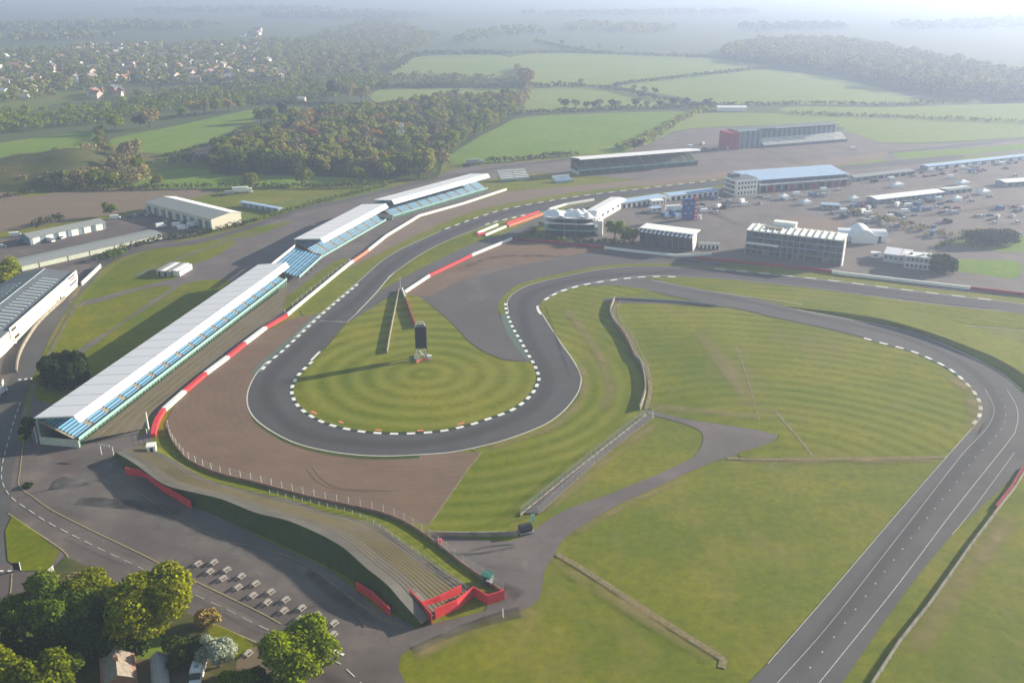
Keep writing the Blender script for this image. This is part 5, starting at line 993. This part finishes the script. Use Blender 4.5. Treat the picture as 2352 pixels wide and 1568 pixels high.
# hedges along paths
def hedge(pts, w, h, mat, label, dens=3.0, size=.5, name='hedge', gap=0.0, kind=None, seed=0):
    P = cr(GL(pts), 5); L = plen(P); rng = np.random.default_rng(seed + int(L)); k = max(3, int(L / (w * .45))); Q = resample(P, k); o = Q[0].copy(); bl = []
    for q in Q:
        if rng.random() < gap: continue
        s = .75 + .5 * rng.random(); bl.append((q.x - o.x + rng.normal() * w * .12, q.y - o.y + rng.normal() * w * .12, h * .5 * s, h * .55 * s))
        bl.append((q.x - o.x + rng.normal() * w * .3, q.y - o.y + rng.normal() * w * .3, h * .35 * s, h * .42 * s))
    v, n = leaf_cloud(bl, int(L * dens), size, rng); ob = bpy.data.objects.new(name, quads(name, v, n, mat)); link(ob); ob.location = o
    setp(ob, label, 'hedge'); return ob
hedge([(238, 596), (300, 574), (375, 553), (430, 545), (480, 538), (588, 511)], 3, 3.0, 'leaf_dark', 'long dark hedge between industrial units and the perimeter road', 14, .42)
hedge([(232, 598), (256, 594), (288, 582)], 5, 4.0, 'leaf_green', 'rounded bush hedge at the corner of pale unit', 30, .42)
hedge([(588, 510), (653, 490), (720, 470), (800, 450), (850, 438), (905, 421)], 3, 2.6, 'leaf_green', 'scrubby hedge line from warehouse to the far stand', 12, .45)
hedge([(80, 523), (105, 516), (138, 508)], 4, 4, 'leaf_dark', 'dark shrubs behind the workshop roof', 20, .5)
hedge([(137, 439), (300, 436), (430, 433), (588, 431), (740, 432), (860, 428)], 3.5, 3.4, 'leaf_hedge', 'dark field hedge along top of the ploughed field', 6, .7)
hedge([(-40, 462), (20, 452), (78, 444)], 4, 2.5, 'leaf_hedge', 'short dark hedge at left edge of ploughed field', 6, .7)
hedge([(2150, 570), (2190, 556), (2215, 548)], 3, 2, 'leaf_green', 'low green hedge leading to the dark hedge block', 6, .5)
hedge([(1120, 373), (1176, 371), (1250, 363), (1326, 357)], 5, 3.4, 'leaf_hedge', 'hedge at the near edge of the bright green field', 6, .8)
hedge([(1180, 264), (1300, 258), (1400, 253), (1560, 248), (1640, 245)], 5, 4, 'leaf_hedge', 'dark hedge below the row of field trees', 5, 1.0)
hedge([(1440, 342), (1500, 315), (1560, 280), (1600, 262), (1620, 255)], 12, 5, 'leaf_mid', 'broad scrub strip at right side of the bright green field', 9, 1.0)
hedge([(1320, 198), (1400, 206), (1460, 216), (1540, 235), (1620, 248)], 5, 4, 'leaf_hedge', 'dark hedge crossing diagonally between two pale fields', 4, 1.1)
hedge([(1420, 196), (1560, 180), (1760, 158)], 5, 4, 'leaf_hedge', 'thin hedge rising right through the pale fields', 3, 1.2)
hedge([(1230, 96), (1330, 118), (1420, 126), (1640, 134)], 7, 5, 'leaf_hedge', 'far hazy hedge running towards the right hand forest', 3, 1.5)
hedge([(1630, 244), (1760, 242), (1880, 240), (2060, 243), (2190, 236), (2352, 233), (2450, 232)], 5, 3.5, 'leaf_hedge', 'long hedge below the right hand forest', 3, 1.1)
hedge([(1176, 123), (1300, 122), (1400, 124)], 6, 4, 'leaf_hedge', 'short far hedge above the widest pale field', 3, 1.4)
hedge([(858, 205), (1000, 202), (1190, 202), (1330, 200)], 8, 6, 'leaf_hedge', 'bushy hedge dividing fields above the wood', 4, 1.3)
hedge([(1188, 160), (1200, 185), (1212, 205), (1200, 232), (1192, 250)], 8, 7, 'leaf_brown', 'overgrown brown hedge climbing away from the wood', 8, 1.2)
hedge([(350, 366), (420, 350), (520, 322), (590, 300)], 3, 2, 'leaf_hedge', 'thin hedge line across sloping left field', 5, .8)
hedge([(900, 166), (960, 130), (1060, 128), (1170, 126)], 10, 8, 'leaf_hedge', 'tree filled hedge around the upper left field', 5, 1.5)
hedge([(560, 243), (700, 240), (820, 243), (980, 239)], 4, 3, 'leaf_hedge', 'straight dark hedge left of and behind the wood', 4, 1.0)
hedge([(1820, 262), (2100, 272), (2352, 282), (2450, 285)], 6, 3, 'leaf_mid', 'faint hedge crossing fields at far right', 3, 1.2)
hedge([(228, 300), (232, 330), (250, 355), (300, 372)], 7, 5, 'leaf_hedge', 'dark hedge beside the bare track left of mound', 10, .8)
hedge([(380, 380), (440, 374), (500, 388), (560, 396)], 12, 6, 'leaf_hedge', 'dark shaded thicket joined to left end of wood', 14, .8)
# mid and far trees, shared meshes
PT = {}
for i, (mt, r, h, n, s, k, low) in enumerate([('leaf_mid', 6, 13, 1100, .62, 9, .3), ('leaf_mid', 7, 14, 1200, .66, 11, .3), ('leaf_green', 6.5, 12, 1100, .62, 9, .3), ('leaf_gold', 6.5, 13, 1100, .6, 9, .3), ('leaf_brown', 6.5, 13, 950, .52, 9, .35), ('leaf_orange', 6.5, 13, 1000, .52, 9, .3), ('leaf_dark', 6, 12, 1000, .62, 9, .25), ('leaf_yellow', 5.5, 10, 1100, .5, 9, .2), ('leaf_brown', 5, 11, 600, .42, 8, .4), ('leaf_dark', 5.5, 11, 600, .5, 7, .35)]):
    PT[i] = tree_proto(100 + i, r, h, n, s, mt, k, low)
def inside(p, poly):
    c = False; j = len(poly) - 1
    for i in range(len(poly)):
        if (poly[i].y > p.y) != (poly[j].y > p.y) and p.x < (poly[j].x - poly[i].x) * (p.y - poly[i].y) / (poly[j].y - poly[i].y) + poly[i].x: c = not c
        j = i
    return c
def scatter(poly_px, dmin, nmax, seed):
    rg = random.Random(seed); poly = GL(poly_px); xs = [p.x for p in poly]; ys = [p.y for p in poly]; out = []; cell = {}
    for _ in range(nmax * 60):
        p = Vector((rg.uniform(min(xs), max(xs)), rg.uniform(min(ys), max(ys)), 0))
        if not inside(p, poly): continue
        k = (int(p.x // dmin), int(p.y // dmin))
        if any((q - p).length < dmin for a in (-1, 0, 1) for b in (-1, 0, 1) for q in cell.get((k[0] + a, k[1] + b), [])): continue
        cell.setdefault(k, []).append(p); out.append(p)
        if len(out) >= nmax: break
    return out
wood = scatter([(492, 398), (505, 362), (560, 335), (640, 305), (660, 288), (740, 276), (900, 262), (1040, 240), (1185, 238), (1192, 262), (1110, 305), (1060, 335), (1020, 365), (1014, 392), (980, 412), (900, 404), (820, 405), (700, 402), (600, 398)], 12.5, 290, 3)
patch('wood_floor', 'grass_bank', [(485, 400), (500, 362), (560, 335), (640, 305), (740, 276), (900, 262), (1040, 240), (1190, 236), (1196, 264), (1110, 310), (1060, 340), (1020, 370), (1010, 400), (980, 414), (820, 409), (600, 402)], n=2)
for p in wood:
    fx = p.x / p.y; far_ = p.y > 820
    k = R.choices([0, 1, 2, 3, 4, 5], [3.5, 3.5, 2.5, 1.5 + 4 * (fx > -.12), 3.4, 1.6 if (-.3 < fx < -.1 and p.y < 880) else .1])[0]
    lab = {0: 'olive green tree crown in the central wood', 1: 'broad olive green tree crown in the central wood', 2: 'darker green tree crown in the central wood', 3: 'golden green tree crown in the central wood', 4: 'brown budding tree crown in the central wood', 5: 'orange leafed tree crown in the central wood'}[k]
    plant(PT[k], p, R.uniform(.95, 1.3), label=lab, name='woodland_tree', group='trees of the central wood, ' + lab.split(' tree')[0])
def spot(i, px, py, s, label, group=None, name='field_tree'): return plant(PT[i], at(px, py), s, label=label, name=name, group=group)
rowt = [(1296, 253, 9, 1.1), (1322, 252, 8, 1.0), (1346, 252, 9, .8), (1364, 251, 9, .75), (1376, 251, 8, 1.0), (1406, 250, 9, .9), (1418, 250, 8, .8), (1460, 249, 9, .95), (1486, 249, 8, .8), (1515, 248, 9, .7), (1547, 247, 9, .95), (1575, 244, 9, .85)]
for i, (x, y, k, s) in enumerate(rowt): spot(k, x, y, s, 'hazy tree in field row, number %s from its left end' % (ordn[i] if i < 10 else ['eleventh', 'twelfth'][i - 10]), 'row of trees on the far hedge')
for x, y, k, s, lab in [(1335, 196, 8, .8, 'lone tree above the row on the diagonal hedge'), (1414, 202, 9, .55, 'small tree on the diagonal hedge junction'), (1456, 211, 8, .8, 'left of three trees on the diagonal hedge'), (1480, 217, 8, .9, 'middle of three trees on the diagonal hedge'), (1505, 219, 9, .8, 'right of three trees on the diagonal hedge'), (1624, 250, 9, .95, 'rounded dark tree left of the white farm sheds'), (1290, 105, 9, 1.0, 'far tree on the hazy hedge beyond pale fields'), (1338, 117, 9, .8, 'second far tree on the hazy hedge'), (1377, 115, 8, 1.0, 'third far tree on the hazy hedge'), (1428, 117, 8, .8, 'rightmost far tree on the hazy hedge'), (1210, 200, 4, 1.7, 'tallest brown tree at the hedge corner right of wood'), (1204, 190, 8, 1.8, 'tall tree behind the hedge corner right of wood'),
        (362, 428, 7, .8, 'bright small tree in the meadow above the ploughed field'), (574, 430, 7, 1.0, 'bright tree on the hedge left of centre'), (700, 423, 7, 1.15, 'bright rounded tree on the hedge below the wood'), (828, 418, 7, 1.1, 'pale green tree below the wood right side'), (886, 414, 3, 1.0, 'golden tree below the wood near the far stand'), (965, 412, 7, .8, 'small light tree at the right foot of wood'),
        (267, 305, 3, 1.3, 'golden tree by the bare track at left'), (345, 295, 4, 1.4, 'brown tree right of golden tree at left'), (322, 296, 6, 1.1, 'dark green round tree between golden and brown ones'), (420, 272, 2, .9, 'green tree at left end of the mixed tree line'), (449, 266, 4, 1.2, 'brown tree second in the mixed tree line'), (470, 265, 4, 1.2, 'brown tree third in the mixed tree line'), (497, 262, 3, 1.2, 'yellow tree fourth in the mixed tree line'), (525, 258, 4, 1.1, 'brown tree fifth in the mixed tree line'), (552, 255, 3, 1.0, 'gold tree sixth in the mixed tree line'),
        (600, 283, 2, 1.1, 'left green tree of the clump left of the wood'), (622, 281, 2, 1.2, 'right green tree of the clump left of the wood'), (650, 270, 6, 1.2, 'dark tree behind the clump left of the wood'), (765, 225, 6, 1.5, 'dark tree behind wood at far left hedge'), (800, 232, 4, 1.5, 'brown tree beside dark one on far left hedge'), (830, 236, 4, 1.4, 'brown tree nearest to the wood on far hedge'), (1045, 226, 9, .9, 'round bush tree standing alone above the wood'),
        (300, 372, 4, 1.3, 'brown tree at top of the spoil mound'), (270, 398, 4, 1.1, 'brown tree on the right slope of spoil mound'), (320, 395, 3, .9, 'golden tree at the right foot of spoil mound'), (265, 428, 7, .9, 'pale tree at the lower foot of spoil mound'), (222, 430, 2, .9, 'green tree at the lower left foot of mound'), (180, 428, 4, .9, 'brown scrub tree on front of spoil mound'), (140, 425, 2, .8, 'green scrub tree at left front of mound'), (255, 497, 2, .65, 'round bush at the right end of workshop'), (1457, 345, 6, .6, 'dark bush at corner of bright green field'), (1470, 338, 9, .6, 'second dark bush at corner of bright green field'), (1470, 165 + 60, 9, .01 + .5, 'low bush under three trees on the diagonal hedge'),
        (1910, 318, 7, .6, 'yellow green tree at the right end of red ended stand')]: spot(k, x, y, s, lab)
# far wooded ground that reads as one mass
def mass(name, poly_px, dmin, r, h, n_each, size, mat, seed, nmax=900):
    pts = scatter(poly_px, dmin, nmax, seed); rng = np.random.default_rng(seed); o = pts[0].copy(); bl = []
    for p in pts:
        s = .7 + .6 * rng.random(); bl.append((p.x - o.x, p.y - o.y, h * .55 * s, r * s)); bl.append((p.x - o.x + rng.normal() * r * .5, p.y - o.y + rng.normal() * r * .5, h * .35 * s, r * .7 * s))
    v, n = leaf_cloud(bl, n_each * len(pts), size, rng, flat_=h / r * .5); ob = bpy.data.objects.new(name, quads(name, v, n, mat)); link(ob); ob.location = o; return setp(ob, kind='stuff')
mass('far_forest', [(1660, 128), (1720, 108), (1850, 100), (2000, 112), (2150, 150), (2352, 185), (2480, 200), (2480, 228), (2352, 230), (2200, 222), (2080, 205), (1980, 180), (1850, 158), (1700, 142)], 15, 9, 15, 110, 1.9, 'leaf_far', 11, 1200)
V_ = [(-120, 132), (0, 124), (200, 112), (420, 106), (600, 96), (720, 100), (780, 120), (740, 170), (650, 190), (400, 195), (250, 200), (60, 235), (-120, 240)]
mass('village_trees', V_, 24, 7, 9, 70, 1.6, 'leaf_far', 12, 1100)
mass('village_trees', V_, 30, 6, 10, 60, 1.5, 'leaf_mid', 13, 400)
mass('far_woodland', [(720, 90), (860, 50), (930, 60), (1010, 90), (960, 110), (880, 170), (780, 185), (740, 160)], 22, 9, 12, 60, 1.9, 'leaf_far', 14, 230)
mass('scrub_woodland', [(-100, 285), (0, 270), (120, 262), (300, 240), (500, 215), (700, 195), (870, 180), (900, 195), (760, 228), (600, 235), (420, 252), (240, 282), (80, 300), (-100, 318)], 14, 6, 8, 75, 1.1, 'leaf_green', 15, 1000)
mass('scrub_woodland', [(300, 225), (500, 205), (700, 190), (1000, 182), (1190, 190), (1200, 200), (900, 200), (700, 215), (500, 232), (320, 240)], 16, 6.5, 10, 70, 1.2, 'leaf_far', 16, 700)
mass('mound_scrub', [(20, 425), (90, 372), (200, 350), (330, 385), (340, 425), (200, 434), (60, 434)], 8, 3.6, 6, 55, .7, 'leaf_brown', 17, 300)
mass('mound_scrub', [(10, 418), (60, 385), (130, 375), (210, 395), (330, 405), (300, 430), (100, 432)], 7, 3, 6, 60, .7, 'leaf_far', 18, 350)
for i, pl in enumerate([[(1040, 100), (1100, 78), (1240, 70), (1250, 80), (1150, 84), (1060, 104)], [(1300, 62), (1400, 58), (1500, 66), (1560, 72), (1500, 78), (1320, 74)], [(1700, 66), (1900, 60), (1950, 68), (1720, 74)], [(0, 60), (300, 55), (500, 62), (420, 70), (100, 72), (-60, 72)], [(600, 36), (860, 30), (1000, 40), (900, 46), (640, 44)], [(2050, 60), (2352, 48), (2450, 52), (2352, 66), (2100, 70)], [(300, 26), (700, 20), (760, 24), (400, 31)], [(1200, 34), (1700, 28), (1750, 32), (1300, 39)], [(0, 88), (200, 82), (260, 88), (60, 96), (-80, 98)]]):
    mass('distant_trees', pl, 30, 11, 13, 40, 3.2, 'leaf_far', 30 + i, 260)
# paddock shrubs behind the marquee
hedge([(2000, 500), (2060, 520), (2110, 532), (2170, 545), (2230, 540)], 12, 3.2, 'leaf_brown', 'scrubby brown hedge behind the marquee across the paddock edge', 5, .7)
hedge([(1960, 486), (1990, 494), (2030, 508)], 10, 3, 'leaf_brown', 'brown shrubs between the parked vans and marquee', 5, .7)
hedge([(1250, 548), (1300, 556), (1370, 558), (1450, 562)], 6, 2.2, 'leaf_green', 'green planting below the rounded clubhouse', 12, .5)
hedge([(1196, 552), (1225, 535), (1240, 520)], 8, 2.2, 'leaf_hedge', 'dark planting on the slope left of clubhouse', 12, .5)
# clutter of the paddock and of the infield edges
rg = random.Random(44); pool = [v for (kd, pt), v in VP_.items() if kd in ('car', 'van')]
for nm, poly, cnt in (('in the crowded strip between marquee and hedge block', [(1880, 478), (1990, 478), (2200, 530), (2170, 545), (2040, 520), (1930, 500)], 26), ('parked in front of the far low garages', [(1960, 412), (2100, 398), (2352, 372), (2352, 384), (2120, 408), (1970, 424)], 22), ('between the blue roofed garages and control tower', [(1650, 468), (1760, 462), (1940, 440), (1945, 446), (1760, 470), (1660, 480)], 9), ('along the right part of the open paddock', [(2060, 500), (2100, 478), (2200, 470), (2352, 478), (2352, 520), (2200, 515)], 16), ('below the long white roofed paddock building', [(1950, 470), (2180, 458), (2300, 440), (2340, 446), (2180, 472), (1960, 482)], 18), ('between pit garages and the display tower', [(1500, 492), (1560, 480), (1660, 474), (1668, 482), (1610, 496), (1540, 500)], 8), ('on the service ground by the red ended grandstand', [(1560, 340), (1680, 318), (1680, 345), (1620, 350)], 9)):
    for p in scatter(poly, 5.5, cnt, rg.randint(1, 999)):
        o = copy_tree(rg.choice(pool)); o.location = p; o.rotation_euler = (0, 0, rg.choice([.3, .35, 1.9, .9])); kd = 'van' if 'van' in o.name else 'car'
        setp(o, 'small distant %s %s' % (kd, nm), kd, '%ss %s' % (kd, nm))
for i, (x, y, w, d, lab) in enumerate([(1960, 462, 5, 4, 'small white tent left of the long white roofed building'), (2196, 462, 6, 4, 'white tent right of the long white roofed building'), (2258, 446, 7, 5, 'pale tent on the paddock between two far buildings'), (1850, 470, 5, 4, 'white tent above the gravel courtyard'), (2210, 425, 8, 5, 'white tent in front of the farthest garages'), (2060, 430, 8, 4, 'white awning tent below the grey garages'), (1800, 432 + 26, 5, 4, 'small white tent below the garage block')]):
    t = empty('paddock_tent', at(x, y), .35, lab, 'tent', 'paddock tents'); mb = MB(); mb.prism([(-d / 2, 0), (d / 2, 0), (d / 2, 2.2), (-d / 2, 2.2)], -w / 2, w / 2); mb.build('tent_wall', 'tent', t)
    mb = MB(); mb.add([(-w / 2 - .2, -d / 2 - .2, 2.22), (w / 2 + .2, -d / 2 - .2, 2.22), (w / 2 + .2, d / 2 + .2, 2.22), (-w / 2 - .2, d / 2 + .2, 2.22), (0, 0, 3.9)], [(0, 1, 4), (1, 2, 4), (2, 3, 4), (3, 0, 4), (3, 2, 1, 0)]); mb.build('tent_roof', 'canopy', t)
# ------------------------------------------------------------------ village houses
HP = []
def house_mesh(w, d, h, wall, roof):
    mb = MB(); mb.prism([(-d / 2, 0), (d / 2, 0), (d / 2, h), (0, h + 2.6), (-d / 2, h)], -w / 2, w / 2, 0)
    mb.prism([(-d / 2 - .5, h - .2), (0, h + 2.7), (0, h + 3.0), (-d / 2 - .5, h + .1)][::-1], -w / 2 - .3, w / 2 + .3, 1); mb.prism([(0.01, h + 2.7), (d / 2 + .5, h - .2), (d / 2 + .5, h + .1), (0.01, h + 3.0)][::-1], -w / 2 - .3, w / 2 + .3, 1)
    me = bpy.data.meshes.new('village_house'); me.from_pydata(mb.v, [], mb.f); me.materials.append(M[wall]); me.materials.append(M[roof]); me.polygons.foreach_set("material_index", mb.m); return me
HP = [(house_mesh(10, 8, 5, 'render', 'tile_red'), 'red roofed house'), (house_mesh(12, 8, 5, 'white', 'tile'), 'white house with brown roof'), (house_mesh(9, 7, 5, 'brick', 'slate'), 'brick house with slate roof'), (house_mesh(14, 9, 5.5, 'render', 'tile'), 'large pale rendered house'), (house_mesh(8, 7, 5, 'white', 'canopy'), 'small bright white house')]
hs = scatter([(-60, 205), (0, 140), (160, 110), (330, 105), (500, 110), (600, 108), (640, 180), (640, 192), (420, 192), (300, 190), (130, 190), (60, 228), (-60, 235)], 19, 245, 21) + scatter([(480, 172), (640, 168), (650, 188), (480, 190)], 17, 26, 22) + scatter([(540, 70), (600, 68), (600, 88), (540, 90)], 20, 8, 23) + scatter([(200, 215), (280, 208), (290, 225), (215, 228)], 16, 9, 24)
for p in hs:
    k = R.choices(range(5), [3, 2, 2.6, 2, 1])[0]; o = bpy.data.objects.new('village_house', HP[k][0]); link(o); o.location = p; o.rotation_euler = (0, 0, R.choice([0, .3, 1.5, 1.9, -.4]) + R.uniform(-.1, .1)); s = R.uniform(.95, 1.3) * min(1, .55 + p.y / 2600); o.scale = (s, s, s)
    setp(o, HP[k][1] + ' among trees of the far village', 'house', 'village houses, ' + HP[k][1])
# ------------------------------------------------------------------ haze
def haze(dens=0.00031):
    m = bpy.data.materials.new("haze"); m.use_nodes = True; n = m.node_tree; n.nodes.clear()
    o = n.nodes.new("ShaderNodeOutputMaterial"); v = n.nodes.new("ShaderNodeVolumePrincipled")
    v.inputs["Color"].default_value = (0.55, 0.67, 0.99, 1); v.inputs["Density"].default_value = dens; v.inputs["Anisotropy"].default_value = 0.42
    n.links.new(v.outputs[0], o.inputs["Volume"]); M['haze'] = m
    mb = MB(); mb.box(-14500, 14500, -2500, 24500, -1.5, 140); mb.build('haze', 'haze', kind='stuff')
haze()
